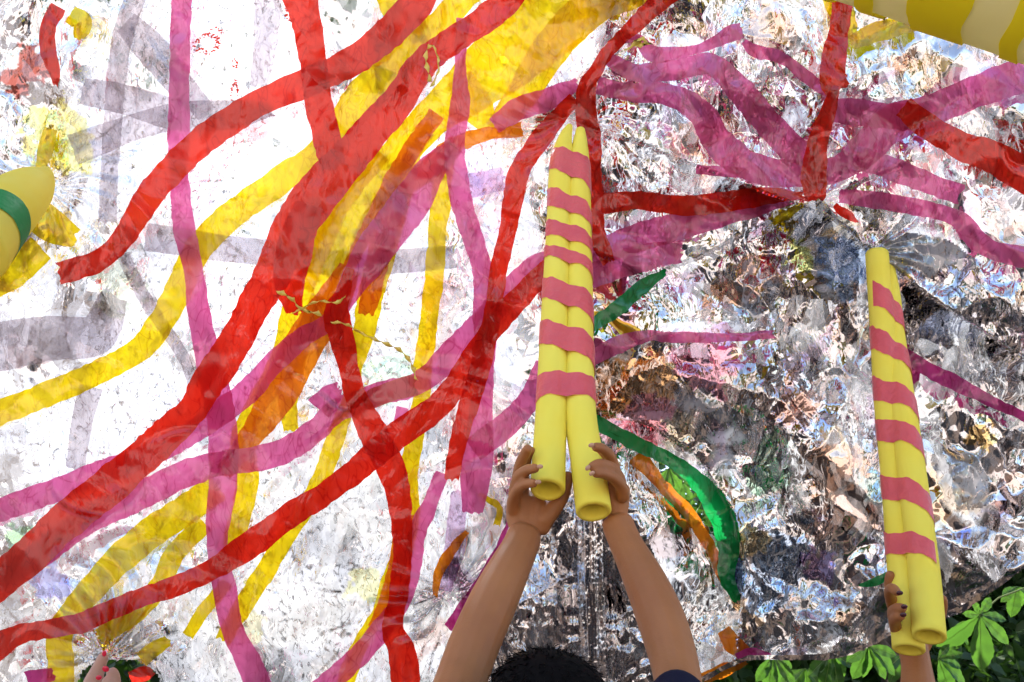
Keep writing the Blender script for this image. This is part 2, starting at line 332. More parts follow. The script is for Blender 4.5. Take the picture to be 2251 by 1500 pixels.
def ply(px, py):
    wob = 130 * (fac(px, py, 120, 401, .6, 1.6)) + 40 * (vn(px, py, 30, 402) - .5)
    p = .40 + .54 * sstep(1020, 1250, px + wob)
    for (x, y, r, v) in WHITES:
        d = np.hypot(px - x, py - y) + wob * .7; k = 1 - sstep(r * .75, r * 1.05, d); p = p * (1 - k) + (v + .10) * k
    p = p + .16 * (fac(px, py, 95, 403, 1.2, 1.5) + .25 * fac(px, py, 36, 404, .3, 1.4)) * sstep(700, 1200, px) 
    e = (1 - sstep(150, 270, px + .30 * np.maximum(py - 200, 0) + wob * .6)) * (py < 640)
    p = np.maximum(p, .95 * e)
    q = sstep(.63, .68, vn(px, py, 150, 405) + .25 * fac(px, py, 50, 406)) * .33 * (px < 1000); p = p + q * .8
    p = p + .25 * np.exp(-segd(px, py, [(1960, 620), (2100, 760), (2251, 860)])[0] / 90) * (px > 1900)
    # white backlit patches of single film on the right
    for (x, y, rx, ry) in ((1560, 720, 90, 14), (1540, 890, 60, 30), (1420, 915, 90, 12), (1500, 120, 60, 40), (1250, 90, 60, 30), (1750, 250, 50, 40), (2020, 560, 110, 40), (1660, 690, 30, 18), (1590, 1010, 40, 40), (2120, 1080, 60, 80), (1450, 1250, 40, 90), (1700, 620, 50, 30), (1600, 960, 70, 30)):
        d = np.hypot((px - x) / rx, (py - y) / ry) + wob / 90.; k = 1 - sstep(.7, 1.1, d); p = p * (1 - .8 * k)
    for (x, y, rad, v) in ((1040, 1235, 85, .9), (1110, 1045, 70, .9), (1100, 1130, 60, .9), (210, 40, 90, .85), (110, 700, 120, .5), (60, 1240, 110, .55), (230, 1270, 70, .5), (400, 770, 60, .65), (280, 610, 70, .6), (860, 760, 70, .4), (930, 690, 60, .45), (1000, 560, 70, .6), (700, 130, 60, .4), (250, 1400, 120, .6), (60, 1450, 90, .6), (740, 1140, 60, .4), (1060, 700, 60, .5), (990, 830, 50, .5)):
        d = np.hypot(px - x, py - y) / rad + wob / rad * .7; p = np.maximum(p, v * (1 - sstep(.75, 1.05, d)))
    p = np.maximum(p, creases(px, py) * .9)
    return np.clip(p, .0, .97)
EDGE = [(1010, 1900), (1395, 1900), (1480, 1560), (1545, 1492), (1640, 1450), (1760, 1447), (1860, 1436), (1960, 1392), (2085, 1352), (2185, 1290), (2262, 1228), (2420, 1130), (2760, 1060)]
HOLES = [[(1446, 1012), (1475, 1005), (1512, 1035), (1548, 1090), (1572, 1150), (1560, 1162), (1530, 1135), (1490, 1095), (1455, 1055)],
         [(180, 1475), (215, 1452), (300, 1452), (345, 1478), (365, 1530), (160, 1530)], [(196, 612), (212, 625), (206, 640), (190, 630)], [(1104, 122), (1112, 128), (1108, 138), (1100, 134)]]
def foil_grid(x0, x1, y0, y1, step, zf, keep, name, material, parent, uvs=1000., attrs=True):
    nx = int((x1 - x0) / step) + 1; ny = int((y1 - y0) / step) + 1
    X, Y = np.meshgrid(np.linspace(x0, x1, nx), np.linspace(y0, y1, ny))
    jx = (hsh(np.arange(nx)[None, :] + 0 * Y, np.arange(ny)[:, None] + 0 * X, 901) - .5) * step * .5
    jy = (hsh(np.arange(nx)[None, :] + 0 * Y, np.arange(ny)[:, None] + 0 * X, 902) - .5) * step * .5
    X = X + jx; Y = Y + jy; Z = zf(X, Y); V = PA(X, Y, Z).reshape(-1, 3)
    idx = np.arange(nx * ny).reshape(ny, nx); a, b, c, d = idx[:-1, :-1], idx[:-1, 1:], idx[1:, 1:], idx[1:, :-1]
    cx = (X[:-1, :-1] + X[1:, 1:]) / 2; cy = (Y[:-1, :-1] + Y[1:, 1:]) / 2; k = keep(cx, cy)
    alt = (np.indices(a.shape).sum(0) % 2 == 0)
    t1 = np.where(alt[..., None], np.stack([a, d, b], -1), np.stack([a, d, c], -1)); t2 = np.where(alt[..., None], np.stack([b, d, c], -1), np.stack([a, c, b], -1))
    T = np.concatenate([t1[k], t2[k]]); used = np.unique(T); rm = np.zeros(nx * ny, np.int32); rm[used] = np.arange(len(used))
    me = npmesh(name, V[used], rm[T]); xs, ys = X.ravel()[used], Y.ravel()[used]
    set_uv(me, np.stack([xs, -ys], 1) / uvs)
    if attrs: set_f(me, 'ply', ply(xs, ys)); set_c(me, 'refl_tint', refl_tint(xs, ys))
    return link(name, me, material, parent)
def keep_can(x, y):
    ex = np.array([p[0] for p in EDGE]); ey = np.array([p[1] for p in EDGE])
    k = y < np.where(x < 1395, 1e9, np.interp(x, ex, ey) + 6 * (vn(x, y, 25, 8) - .5))
    for h in HOLES: k &= ~inpoly(x, y, h)
    return k
canopy = empty('foil_canopy', P(1125, 700, 2.4), 'huge crumpled silver film canopy hung overhead, criss-crossed with coloured tape ribbons', 'canopy')
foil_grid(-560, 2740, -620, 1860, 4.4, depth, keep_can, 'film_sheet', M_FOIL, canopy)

# ---------------------------------------------------------------- ribbons lying on the canopy
def spline(pts, step=6.):
    p = np.array(pts, float); p = np.vstack([2 * p[0] - p[1], p, 2 * p[-1] - p[-2]]); out = []
    for i in range(1, len(p) - 2):
        n = max(2, int(np.hypot(*(p[i + 1] - p[i])[:2]) / step))
        t = np.linspace(0, 1, n, endpoint=False)[:, None]; a, b, c, d = p[i - 1], p[i], p[i + 1], p[i + 2]
        out.append(.5 * (2 * b + (c - a) * t + (2 * a - 5 * b + 4 * c - d) * t ** 2 + (3 * b - a - 3 * c + d) * t ** 3))
    out.append(p[-2][None]); return np.vstack(out)
LAYER = [0]; 
def ribbon(colour, label, pts, name='ribbon', lift=.006, across=8, parent=None, zfun=None, twist=0., tear=1.):
    s = LAYER[0]; LAYER[0] += 1
    q = spline(pts); xy = q[:, :2]; wd = q[:, 2]
    d = np.gradient(xy, axis=0); d /= np.linalg.norm(d, axis=1)[:, None] + 1e-9; nrm = np.stack([-d[:, 1], d[:, 0]], 1)
    L = np.cumsum(np.r_[0, np.linalg.norm(np.diff(xy, axis=0), axis=1)])
    wl = wd * .5 + tear * (5 * (vn(L, L * 0 + s * 50, 60, s + 1) - .5) + 4 * (vn(L, L * 0 + s * 50, 14, s + 2) - .5))
    wr = wd * .5 + tear * (5 * (vn(L, L * 0 + s * 70, 55, s + 3) - .5) + 4 * (vn(L, L * 0 + s * 70, 12, s + 4) - .5))
    t = np.linspace(-1, 1, across + 1)
    off = np.where(t[None] < 0, t[None] * wl[:, None], t[None] * wr[:, None])
    X = xy[:, :1] + nrm[:, :1] * off; Y = xy[:, 1:] + nrm[:, 1:] * off
    # ragged ends
    X[0] += -d[0, 0] * 5 * (vn(t * 40, t * 0 + s, 9, s + 6) - .5); X[-1] += d[-1, 0] * 14 * (vn(t * 40, t * 0 + s, 9, s + 5) - .5); Y[-1] += d[-1, 1] * 14 * (vn(t * 40, t * 0 + s, 9, s + 5) - .5)
    zf = zfun or depth
    Z = zf(X, Y) - lift - .0007 * s
    V = PA(X, Y, Z).reshape(-1, 3); m, k = X.shape; idx = np.arange(m * k).reshape(m, k)
    Fq = np.stack([idx[:-1, :-1], idx[1:, :-1], idx[1:, 1:], idx[:-1, 1:]], -1).reshape(-1, 4)
    me = npmesh(name, V, Fq); set_uv(me, np.stack([(X / 1000 + s * .37).ravel(), (-Y / 1000).ravel()], 1))
    o = link(name, me, M_R[colour], parent or canopy, smooth=True); o['label'] = label; return o
G = 'grey'
for lab, pts in [('grey double strip of film, upright near the left', [(305, -30, 45), (265, 100, 45), (250, 250, 42), (240, 380, 40), (235, 490, 40)]),
    ('olive grey strip of film slanting down to the right', [(275, 50, 55), (330, 105, 72), (400, 190, 60), (455, 250, 45)]),
    ('mauve strip of film, upper of the two crossing the pink ribbon', [(180, 200, 60), (280, 220, 66), (400, 255, 70), (520, 250, 60), (600, 240, 30)]),
    ('mauve strip of film, lower of the two crossing near the left', [(160, 330, 70), (280, 285, 60), (380, 255, 60)]),
    ('brown strip of film hanging at the top beside the red ribbon', [(590, -30, 60), (585, 80, 55), (568, 190, 40)]),
    ('long level grey strip of film crossing under the ribbons', [(320, 520, 60), (450, 540, 60), (620, 560, 55), (770, 580, 55), (1000, 565, 50)]),
    ('broad mauve grey film patch at the left edge', [(-40, 770, 110), (100, 745, 100), (210, 735, 90), (250, 650, 60)]),
    ('narrow grey film strip under the yellow ribbon', [(200, 850, 50), (180, 930, 45), (165, 1030, 40)]),
    ('grey film fold running down past the yellow ribbon', [(270, 560, 30), (320, 660, 30), (400, 780, 28), (425, 850, 22)])]:
    ribbon(G, lab, pts, name='film_strip', tear=.6)
for lab, pts in [('lilac film piece between the ribbons', [(980, 1300, 30), (1000, 1180, 40), (1010, 1080, 40)]), ('lilac patch left of the noodles', [(1030, 410, 50), (1110, 390, 55)])]:
    ribbon('lilac', lab, pts, name='film_strip')
RIB = [
 ('yellow', 'yellow ribbon sweeping from the top middle to the left edge', [(1050, -40, 60), (960, 60, 62), (880, 130, 68), (800, 210, 80), (740, 290, 66), (690, 345, 60), (610, 400, 60), (520, 465, 60), (440, 540, 60), (400, 620, 60), (360, 700, 60), (300, 772, 55), (200, 825, 50), (100, 868, 55), (-40, 925, 56)]),
 ('yellow', 'broad yellow ribbon coming down from the top and narrowing', [(1330, -40, 130), (1210, 50, 150), (1120, 120, 150), (1040, 185, 120), (950, 260, 84), (880, 335, 80), (810, 420, 84), (760, 490, 90), (710, 590, 90), (660, 690, 88), (630, 790, 70), (570, 880, 48), (535, 960, 52), (545, 1060, 48), (520, 1160, 46), (515, 1210, 40)]),
 ('yellow', 'yellow band filling between the red ribbons', [(830, 330, 60), (770, 400, 70), (720, 470, 74), (690, 560, 60), (670, 640, 40)]),
 ('yellow', 'short broad yellow piece at the top', [(1430, -30, 60), (1300, 20, 80), (1210, 110, 80), (1140, 220, 66), (1085, 285, 40)]),
 ('yellow', 'yellow tongue under the yellow crossing', [(1010, 170, 60), (1050, 240, 70), (1075, 285, 30)]),
 ('yellow', 'small yellow end at the top left of the red ribbon', [(850, -20, 60), (865, 35, 40)]),
 ('yellow', 'upright yellow ribbon in the middle', [(985, 330, 34), (970, 400, 42), (965, 480, 42), (955, 600, 40), (945, 700, 38), (930, 800, 40), (925, 880, 42), (908, 980, 40), (900, 1060, 40), (905, 1150, 34), (890, 1230, 20)]),
 ('yellow', 'yellow ribbon running down left of middle', [(860, 500, 40), (830, 580, 50), (815, 650, 55), (800, 740, 50), (780, 800, 40), (765, 880, 32), (735, 970, 40), (695, 1080, 42), (635, 1170, 42), (575, 1270, 44), (530, 1340, 42), (490, 1410, 36)]),
 ('yellow', 'wide yellow ribbon in the lower left', [(480, 1070, 60), (400, 1125, 66), (300, 1195, 66), (220, 1275, 60), (160, 1345, 58), (130, 1400, 60), (135, 1460, 60), (130, 1540, 60)]),
 ('yellow', 'shorter yellow ribbon beside the wide one, lower left', [(450, 1150, 44), (385, 1215, 44), (350, 1290, 44), (290, 1350, 48), (215, 1400, 34)]),
 ('yellow', 'little yellow ribbon crossing the lower red one', [(500, 1280, 26), (450, 1340, 28), (412, 1400, 26)]),
 ('yellow', 'yellow scrap right of the pulling hand', [(310, 1450, 34), (335, 1430, 30), (370, 1408, 22)]),
 ('yellow', 'yellow ribbon, lower middle, dropping to the bottom edge', [(880, 1210, 30), (850, 1290, 30), (830, 1350, 28), (800, 1400, 34), (770, 1470, 42), (755, 1540, 40)]),
 ('yellow', 'yellow band at the far left edge', [(90, 545, 64), (30, 600, 62), (-40, 640, 60)]),
 ('yellow', 'yellow fold beside the left noodle', [(80, 470, 70), (120, 500, 70), (165, 525, 44)]),
 ('yellow', 'narrow yellow strip standing above the left noodle', [(112, 283, 26), (103, 320, 34), (92, 360, 26), (78, 410, 24)]),
 ('yellow', 'yellow ribbon in the top right corner', [(1830, -30, 62), (1855, 40, 54), (1870, 100, 30)]),
 ('yellow', 'yellow ribbon under the striped tube', [(1870, 95, 30), (1930, 72, 46), (2020, 45, 40)]),
 ('yellow', 'small yellow scrap at the right', [(2080, 616, 10), (2110, 612, 14), (2140, 606, 10)]),
 ('yellow', 'yellow scrap under the right hub', [(1700, 488, 14), (1735, 468, 20), (1765, 450, 12)]),
 ('yellow', 'small yellow scrap at the top left', [(155, 30, 40), (180, 50, 44), (172, 85, 20)]),
 ('yellow', 'yellow knotted scrap on the green ribbon', [(1300, 688, 8), (1335, 700, 16), (1365, 718, 28), (1395, 742, 44)]),
 ('yellow', 'yellow strand between the orange and red ribbons', [(700, 650, 36), (660, 760, 40), (635, 870, 46), (640, 950, 34)]),
 ('yellow', 'thin yellow strand beside the upright yellow one', [(905, 340, 40), (880, 450, 34), (850, 560, 34), (830, 640, 30)]),
 ('lilac', 'lilac strand beside the orange one', [(940, 290, 30), (880, 380, 34), (800, 500, 30), (780, 560, 26)]),
 ('orange', 'thin orange strand over the yellow ones', [(960, 250, 34), (905, 330, 40), (845, 430, 36), (800, 520, 30), (760, 600, 26)]),
 ('orange', 'long orange ribbon curving down from the noodle tip', [(1148, 284, 30), (1050, 300, 34), (990, 325, 38), (950, 365, 48), (885, 410, 50), (852, 480, 54), (832, 560, 50), (812, 650, 44), (805, 690, 34)]),
 ('orange', 'broad orange ribbon in the left middle', [(770, 590, 50), (725, 670, 80), (665, 760, 88), (615, 860, 86), (560, 950, 56), (490, 1040, 40)]),
 ('orange', 'orange ribbon lying along the lower red one', [(890, 1130, 46), (880, 1200, 42), (862, 1290, 38), (820, 1380, 22)]),
 ('pink', 'long upright pink ribbon at the left', [(402, -40, 46), (396, 80, 44), (394, 200, 43), (393, 300, 46), (395, 400, 44), (405, 500, 48), (425, 600, 46), (440, 700, 50), (460, 800, 56), (480, 880, 64), (492, 980, 66), (490, 1060, 62), (480, 1130, 54), (478, 1210, 48), (495, 1300, 52), (510, 1380, 50), (548, 1460, 54), (580, 1540, 60)]),
 ('pink', 'pink ribbon climbing from the left edge to the middle', [(-40, 1135, 52), (90, 1090, 50), (200, 1048, 52), (330, 1000, 50), (440, 940, 52), (540, 865, 56), (600, 800, 50), (660, 745, 46), (730, 700, 40), (780, 620, 60), (830, 540, 84), (900, 450, 84), (950, 370, 66), (1000, 320, 40)]),
 ('pink', 'second pink ribbon climbing past the lower left', [(-40, 1300, 40), (80, 1225, 58), (180, 1150, 64), (300, 1095, 60), (400, 1045, 60), (480, 1020, 54), (600, 1000, 58), (690, 950, 54), (740, 905, 50), (830, 868, 50), (920, 842, 50), (1000, 770, 60), (1070, 700, 58), (1130, 630, 58), (1200, 580, 56), (1330, 545, 56), (1430, 515, 66), (1560, 482, 52), (1640, 455, 52), (1740, 432, 36)]),
 ('pink', 'pink ribbon ending at the dark crease right of the noodles', [(1290, 612, 50), (1370, 580, 60), (1440, 560, 58), (1500, 555, 44)]),
 ('pink', 'pink ribbon starting at the noodle tip, going right in a wide loop', [(1312, 190, 36), (1380, 202, 42), (1470, 208, 44), (1540, 250, 60), (1580, 312, 66), (1640, 362, 66), (1740, 382, 60), (1840, 372, 60), (1900, 330, 70), (1960, 272, 78), (2050, 242, 72), (2150, 200, 72), (2280, 155, 80)]),
 ('pink', 'pink ribbon above the loop, curving down to the red one', [(1330, 125, 26), (1400, 160, 40), (1480, 155, 42), (1560, 142, 48), (1620, 190, 60), (1680, 262, 60), (1740, 322, 60), (1800, 350, 50)]),
 ('pink', 'thin zigzag pink ribbon near the top right', [(1350, 100, 16), (1400, 84, 18), (1440, 120, 34), (1540, 105, 22), (1600, 78, 34), (1632, 68, 30)]),
 ('pink', 'thin pink ribbon falling to the red fold', [(1636, 90, 16), (1660, 112, 28), (1720, 130, 26), (1790, 182, 26), (1840, 212, 20)]),
 ('pink', 'short pink piece between the two red ribbons at right', [(1825, 240, 56), (1900, 250, 56), (1985, 255, 60)]),
 ('pink', 'pink ribbon below the loop at the right', [(1880, 345, 54), (1960, 372, 50), (2040, 402, 46), (2112, 428, 44)]),
 ('pink', 'pink ribbon heading off the right edge', [(1845, 432, 34), (1920, 440, 34), (2010, 455, 36), (2100, 478, 38), (2140, 520, 44), (2190, 552, 44), (2290, 575, 48)]),
 ('pink', 'tiny pink scrap over the right ribbon', [(1530, 372, 22), (1580, 376, 24), (1640, 380, 22)]),
 ('pink', 'upright pink ribbon left of the noodles', [(1018, 40, 34), (1012, 130, 26), (1010, 240, 44), (1000, 330, 44), (1012, 430, 50), (1035, 510, 48), (1060, 600, 44), (1065, 700, 48), (1065, 800, 46), (1058, 900, 52), (1050, 1000, 72), (1045, 1070, 62), (1038, 1128, 46)]),
 ('pink', 'pink ribbon joining the upright one near the wrist', [(1040, 990, 60), (1110, 935, 56), (1160, 880, 50), (1200, 800, 44)]),
 ('pink', 'pink ribbon falling to the bottom edge left of the arm', [(972, 1040, 28), (945, 1110, 36), (915, 1180, 36), (905, 1280, 30), (850, 1370, 44), (790, 1440, 50), (690, 1530, 52)]),
 ('pink', 'small pink square in the middle', [(868, 912, 34), (895, 918, 34)]),
 ('pink', 'pink piece running to the noodle tip', [(1085, 275, 40), (1140, 240, 50), (1210, 215, 48), (1270, 185, 26)]),
 ('pink', 'pink crumpled scrap by the orange ribbon', [(700, 900, 60), (730, 865, 44), (745, 850, 20)]),
 ('coral', 'coral pink piece crossing the yellow ribbon', [(800, 885, 40), (860, 860, 44), (915, 845, 44)]),
 ('magenta', 'dark magenta ribbon behind the right noodles', [(1985, 775, 30), (2040, 812, 34), (2100, 842, 32), (2180, 882, 26), (2260, 920, 22)]),
 ('magenta', 'thin magenta ribbon along the left forearm', [(1120, 1150, 8), (1090, 1210, 10), (1050, 1290, 24), (1010, 1350, 26), (985, 1380, 20)]),
 ('magenta', 'magenta ribbon left of the wrist', [(1150, 1010, 16), (1140, 1050, 12), (1120, 1130, 8)]),
 ('magenta', 'magenta scrap at the lower hem', [(1620, 1450, 26), (1655, 1435, 22), (1690, 1440, 10)]),
 ('magenta', 'magenta scrap at the lower left', [(60, 1500, 50), (120, 1480, 30)]),
 ('red', 'long red ribbon arching from the top middle down to the left', [(940, -40, 72), (905, 20, 70), (850, 78, 68), (780, 130, 66), (700, 172, 64), (610, 208, 62), (540, 245, 60), (470, 292, 62), (400, 350, 64), (345, 410, 60), (305, 470, 56), (270, 525, 52), (215, 575, 48), (130, 600, 50)]),
 ('red', 'red ribbon dropping straight from the top', [(650, -40, 90), (672, 40, 66), (688, 130, 62), (700, 230, 60), (718, 300, 62), (735, 370, 56)]),
 ('red', 'widest red ribbon running from the top right down to the lower left', [(1150, -40, 60), (1080, 32, 60), (1000, 85, 60), (930, 140, 62), (880, 215, 68), (820, 285, 76), (760, 355, 84), (695, 430, 96), (640, 510, 90), (600, 600, 80), (555, 680, 74), (505, 770, 72), (458, 840, 74), (420, 905, 68), (340, 980, 76), (240, 1068, 80), (140, 1150, 84), (60, 1225, 82), (-40, 1310, 80)]),
 ('red', 'short red tongue beside the widest ribbon', [(680, 450, 60), (650, 540, 80), (635, 620, 66), (650, 690, 34)]),
 ('red', 'red ribbon snaking down the middle to the bottom', [(770, 590, 20), (755, 640, 30), (740, 690, 54), (755, 760, 52), (772, 830, 44), (790, 890, 52), (825, 960, 64), (858, 1030, 62), (880, 1110, 50), (885, 1220, 44), (875, 1310, 42), (865, 1380, 46), (885, 1440, 60), (895, 1540, 60)]),
 ('red', 'long red ribbon from the noodles down to the lower left corner', [(1250, 560, 44), (1190, 605, 46), (1110, 690, 48), (1055, 760, 50), (1000, 850, 54), (940, 912, 58), (880, 952, 60), (815, 1005, 58), (740, 1068, 52), (640, 1132, 56), (560, 1190, 60), (480, 1245, 50), (380, 1290, 44), (280, 1325, 44), (180, 1368, 42), (90, 1385, 40), (30, 1400, 46), (-40, 1450, 60)]),
 ('red', 'narrow red ribbon left of the noodles', [(1262, 215, 30), (1200, 290, 44), (1145, 370, 46), (1128, 440, 42), (1112, 520, 38), (1095, 600, 38), (1082, 690, 40), (1060, 790, 46), (1035, 875, 46), (1008, 970, 40), (992, 1055, 32)]),
 ('red', 'red ribbon passing right of the noodle tip', [(1490, -30, 50), (1400, 50, 36), (1345, 105, 26), (1312, 150, 28), (1290, 195, 44), (1290, 260, 50), (1300, 340, 44), (1305, 440, 46), (1312, 510, 42), (1338, 576, 32)]),
 ('red', 'level red ribbon right of the noodles', [(1320, 448, 46), (1400, 440, 42), (1500, 452, 46), (1600, 442, 46), (1700, 430, 34), (1765, 430, 18)]),
 ('red', 'red ribbon hanging at the top right, folded at its end', [(1855, -30, 56), (1845, 60, 42), (1835, 110, 54), (1832, 175, 60), (1850, 200, 56)]),
 ('red', 'red strip below the fold at the right', [(1842, 190, 16), (1822, 240, 34), (1800, 310, 46), (1790, 380, 58), (1792, 440, 44)]),
 ('red', 'red ribbon running off the right edge', [(1985, 235, 50), (2040, 280, 58), (2110, 318, 62), (2180, 345, 72), (2290, 405, 80)]),
 ('red', 'short red strip in the top left crumple', [(128, 15, 34), (105, 60, 36), (104, 110, 34), (120, 160, 24), (122, 188, 10)]),
 ('red', 'small red scrap right of the pulling hand', [(285, 1490, 24), (315, 1482, 36), (335, 1475, 20)]),
 ('red', 'red end below the right hub', [(1835, 450, 12), (1860, 470, 22), (1885, 490, 8)]),
 ('orange', 'orange red ribbon along the gap showing leaves', [(1400, 1000, 44), (1450, 1060, 28), (1510, 1125, 28), (1562, 1205, 28), (1590, 1270, 24), (1618, 1315, 14)]),
 ('orange', 'orange red piece at the lower hem', [(1590, 1385, 30), (1610, 1415, 40), (1640, 1440, 30)]),
 ('orange', 'orange red strip on the bottom hem', [(1545, 1494, 22), (1590, 1475, 28), (1640, 1456, 14)]),
 ('orange', 'narrow orange strip beside the left forearm', [(1026, 1168, 12), (990, 1215, 20), (965, 1260, 18), (955, 1310, 12)]),
 ('yellow', 'yellow sliver left of the wrist', [(1052, 1085, 8), (1075, 1100, 14), (1100, 1118, 10), (1092, 1155, 14)]),
 ('green', 'long green ribbon edging the leafy gap', [(1300, 922, 32), (1370, 960, 34), (1440, 996, 32), (1505, 1032, 34), (1555, 1080, 48), (1588, 1140, 54), (1602, 1200, 52), (1600, 1270, 34), (1622, 1322, 16)]),
 ('green', 'green ribbon right of the noodles', [(1290, 722, 28), (1350, 685, 34), (1410, 632, 32), (1465, 598, 10)]),
 ('green', 'green scrap at the right hand', [(1888, 1288, 6), (1925, 1278, 20), (1955, 1262, 16)]),
 ('pink', 'twisted pink ribbon pulled level to the right', [(1290, 800, 26), (1350, 762, 40), (1420, 740, 26), (1480, 742, 24), (1600, 742, 20), (1702, 736, 16)]),
]
order = {'lilac': 0, 'yellow': 1, 'orange': 1, 'pink': 2, 'coral': 2, 'magenta': 2, 'red': 3, 'green': 4}
for c, lab, pts in sorted(RIB, key=lambda r: order[r[0]]):
    ribbon(c, lab, pts, across=max(4, int(max(p[2] for p in pts) / 6)))

# red flakes left by peeled tape
fl = []; ff = []
for (cx, cy, n, sx, sy) in ((455, 95, 70, 30, 22), (515, 140, 10, 6, 10), (516, 205, 40, 8, 28), (640, 25, 40, 14, 26), (470, 75, 16, 22, 14)):
    for k in range(n):
        a = random.uniform(0, 6.28); x = cx + math.cos(a) * sx * random.uniform(.6, 1.1); y = cy + math.sin(a) * sy * random.uniform(.6, 1.1); b = len(fl)
        for q in range(5):
            aa = q * 1.257 + random.uniform(-.4, .4); r = random.uniform(1.2, 4.5); X, Y = x + math.cos(aa) * r, y + math.sin(aa) * r * .7
            fl.append(PA(X, Y, depth(X, Y) - .007))
        ff += [(b, b + 1, b + 2), (b, b + 2, b + 3), (b, b + 3, b + 4)]
me = npmesh('red_flakes', fl, ff); set_uv(me, np.zeros((len(fl), 2)))
tag(link('red_flakes', me, M_R['red'], canopy), label='red flakes of peeled tape on clear film', kind='stuff')

# folded-over corners and hem at the lower edge
def patch(poly, name, material, parent, lift, label, step=5.):
    xs = [p[0] for p in poly]; ys = [p[1] for p in poly]
    o = foil_grid(min(xs), max(xs), min(ys), max(ys), step, lambda x, y: depth(x, y) - lift - .03 * (fac(x, y, 26, 77, .9, 1.6) + .5), lambda x, y: inpoly(x, y, poly), name, material, parent, attrs=False)
    o['label'] = label; return o
patch([(1822, 1440), (1850, 1402), (1900, 1340), (1938, 1290), (1952, 1330), (1948, 1400), (1900, 1428)], 'folded_corner', M_BEIGE, canopy, .02, 'gold backed foil turned over beside the right hand')
patch([(2070, 1362), (2080, 1290), (2112, 1216), (2150, 1250), (2196, 1286), (2262, 1210), (2300, 1215), (2190, 1292), (2120, 1335)], 'folded_corner', M_BEIGE, canopy, .02, 'gold backed foil corner at the far right')
for poly, lf, lab in (([(1900, 500), (2000, 505), (2110, 535), (2180, 605), (2300, 640), (2300, 815), (2200, 748), (2100, 690), (2030, 650), (1968, 604)], .055, 'loose flap of foil overhanging right of the noodles'),
        ([(1500, 612), (1580, 560), (1660, 520), (1765, 472), (1850, 512), (1896, 570), (1890, 640), (1878, 710), (1820, 660), (1760, 650), (1700, 680), (1640, 712), (1590, 640)], .035, 'draped foil fold left of the right noodle tip'),
        ([(1636, 1190), (1700, 1150), (1770, 1120), (1880, 1180), (1932, 1290), (1850, 1395), (1760, 1440), (1700, 1400), (1662, 1440), (1632, 1340)], .03, 'dark sagging foil fold above the leaves'),
        ([(1340, 900), (1380, 830), (1500, 782), (1600, 800), (1700, 800), (1800, 900), (1740, 960), (1700, 1020), (1570, 1040), (1500, 985), (1420, 940)], .025, 'foil fold right of the raised hands'),
        ([(2060, 880), (2160, 930), (2300, 960), (2300, 1130), (2200, 1100), (2110, 1120), (2075, 1000)], .03, 'foil fold at the right edge')):
    o = foil_grid(min(p[0] for p in poly), max(p[0] for p in poly), min(p[1] for p in poly), max(p[1] for p in poly), 4.2, lambda x, y: depth(x, y) - lf - .05 * (fac(x, y, 60, 177, .9, 2.4) + .2) - .02 * (fac(x, y, 26, 178, 1.6, 1.8)), lambda x, y: inpoly(x + 14 * (vn(x, y, 30, 61) - .5), y + 14 * (vn(x, y, 30, 62) - .5), poly), 'loose_flap', M_FOIL, canopy)
    o['label'] = lab
# rolled hem
hem = [(1545, 1492, 12), (1640, 1450, 10), (1760, 1447, 12), (1860, 1436, 12), (1960, 1392, 12), (2085, 1352, 12), (2185, 1290, 12), (2262, 1228, 12), (2420, 1130, 12)]
M_R['hem'] = M_BEIGE
ribbon('hem', 'rolled silver hem along the lower edge', hem, name='hem', lift=.012, across=3)

# gold tinsel strings hanging from the canopy
M_GOLD = simple('gold_tinsel', (.9, .68, .12), .25, spec=.8, trans=.2)
def tube(pts, rad, seg=6, cap=True):
    pts = [Vector(p) for p in pts]; vs, fs = [], []; n = len(pts); up = Vector((.3, .2, 1)).normalized()
    for i, p in enumerate(pts):
        t = (pts[min(i + 1, n - 1)] - pts[max(i - 1, 0)]).normalized(); a = t.cross(up).normalized(); b = t.cross(a)
        r = rad[i] if hasattr(rad, '__len__') else rad
        for k in range(seg):
            th = 2 * math.pi * k / seg; vs.append(p + a * math.cos(th) * r + b * math.sin(th) * r)
    for i in range(n - 1):
        for k in range(seg): fs.append((i * seg + k, i * seg + (k + 1) % seg, (i + 1) * seg + (k + 1) % seg, (i + 1) * seg + k))
    return npmesh('tube', vs, fs)
def tinsel(pts, label, w=5.):
    q = spline([(x, y, 0) for x, y in pts], 5.); vs, fs = [], []
    z = depth(q[:, 0], q[:, 1]) - .075
    for i in range(len(q)):
        p = P(q[i, 0], q[i, 1], z[i]); th = i * .55; r = w * .0013 * (.8 + .4 * math.sin(i * 1.3))
        e = Vector(RT) * math.cos(th) * r + Vector(UP) * math.sin(th) * r + Vector(FW) * .002 * math.sin(i * .9); vs += [p - e, p + e]
    fs = [(2 * i, 2 * i + 1, 2 * i + 3, 2 * i + 2) for i in range(len(q) - 1)]
    me = npmesh('tinsel_string', vs, fs); o = link('tinsel_string', me, M_GOLD); o.modifiers.new('t', 'SOLIDIFY').thickness = .0008
    return tag(o, label, 'tinsel string', 'gold tinsel strings on the canopy')
tinsel([(612, 640), (640, 655), (665, 680), (705, 690)], 'thin gold tinsel string on the short red tongue beside the orange ribbon', 6)
tinsel([(730, 708), (760, 712), (800, 735), (840, 752), (880, 770), (905, 800), (915, 835)], 'gold tinsel string trailing over the yellow and red ribbons, middle', 5)
tinsel([(945, 180), (935, 125), (945, 100), (958, 110), (965, 150), (950, 190)], 'looped gold tinsel string hanging at the top middle', 5)
tinsel([(1378, 108), (1395, 96), (1412, 84), (1425, 95), (1405, 100), (1385, 104)], 'tight gold tinsel knot beside the thin pink ribbon', 9)
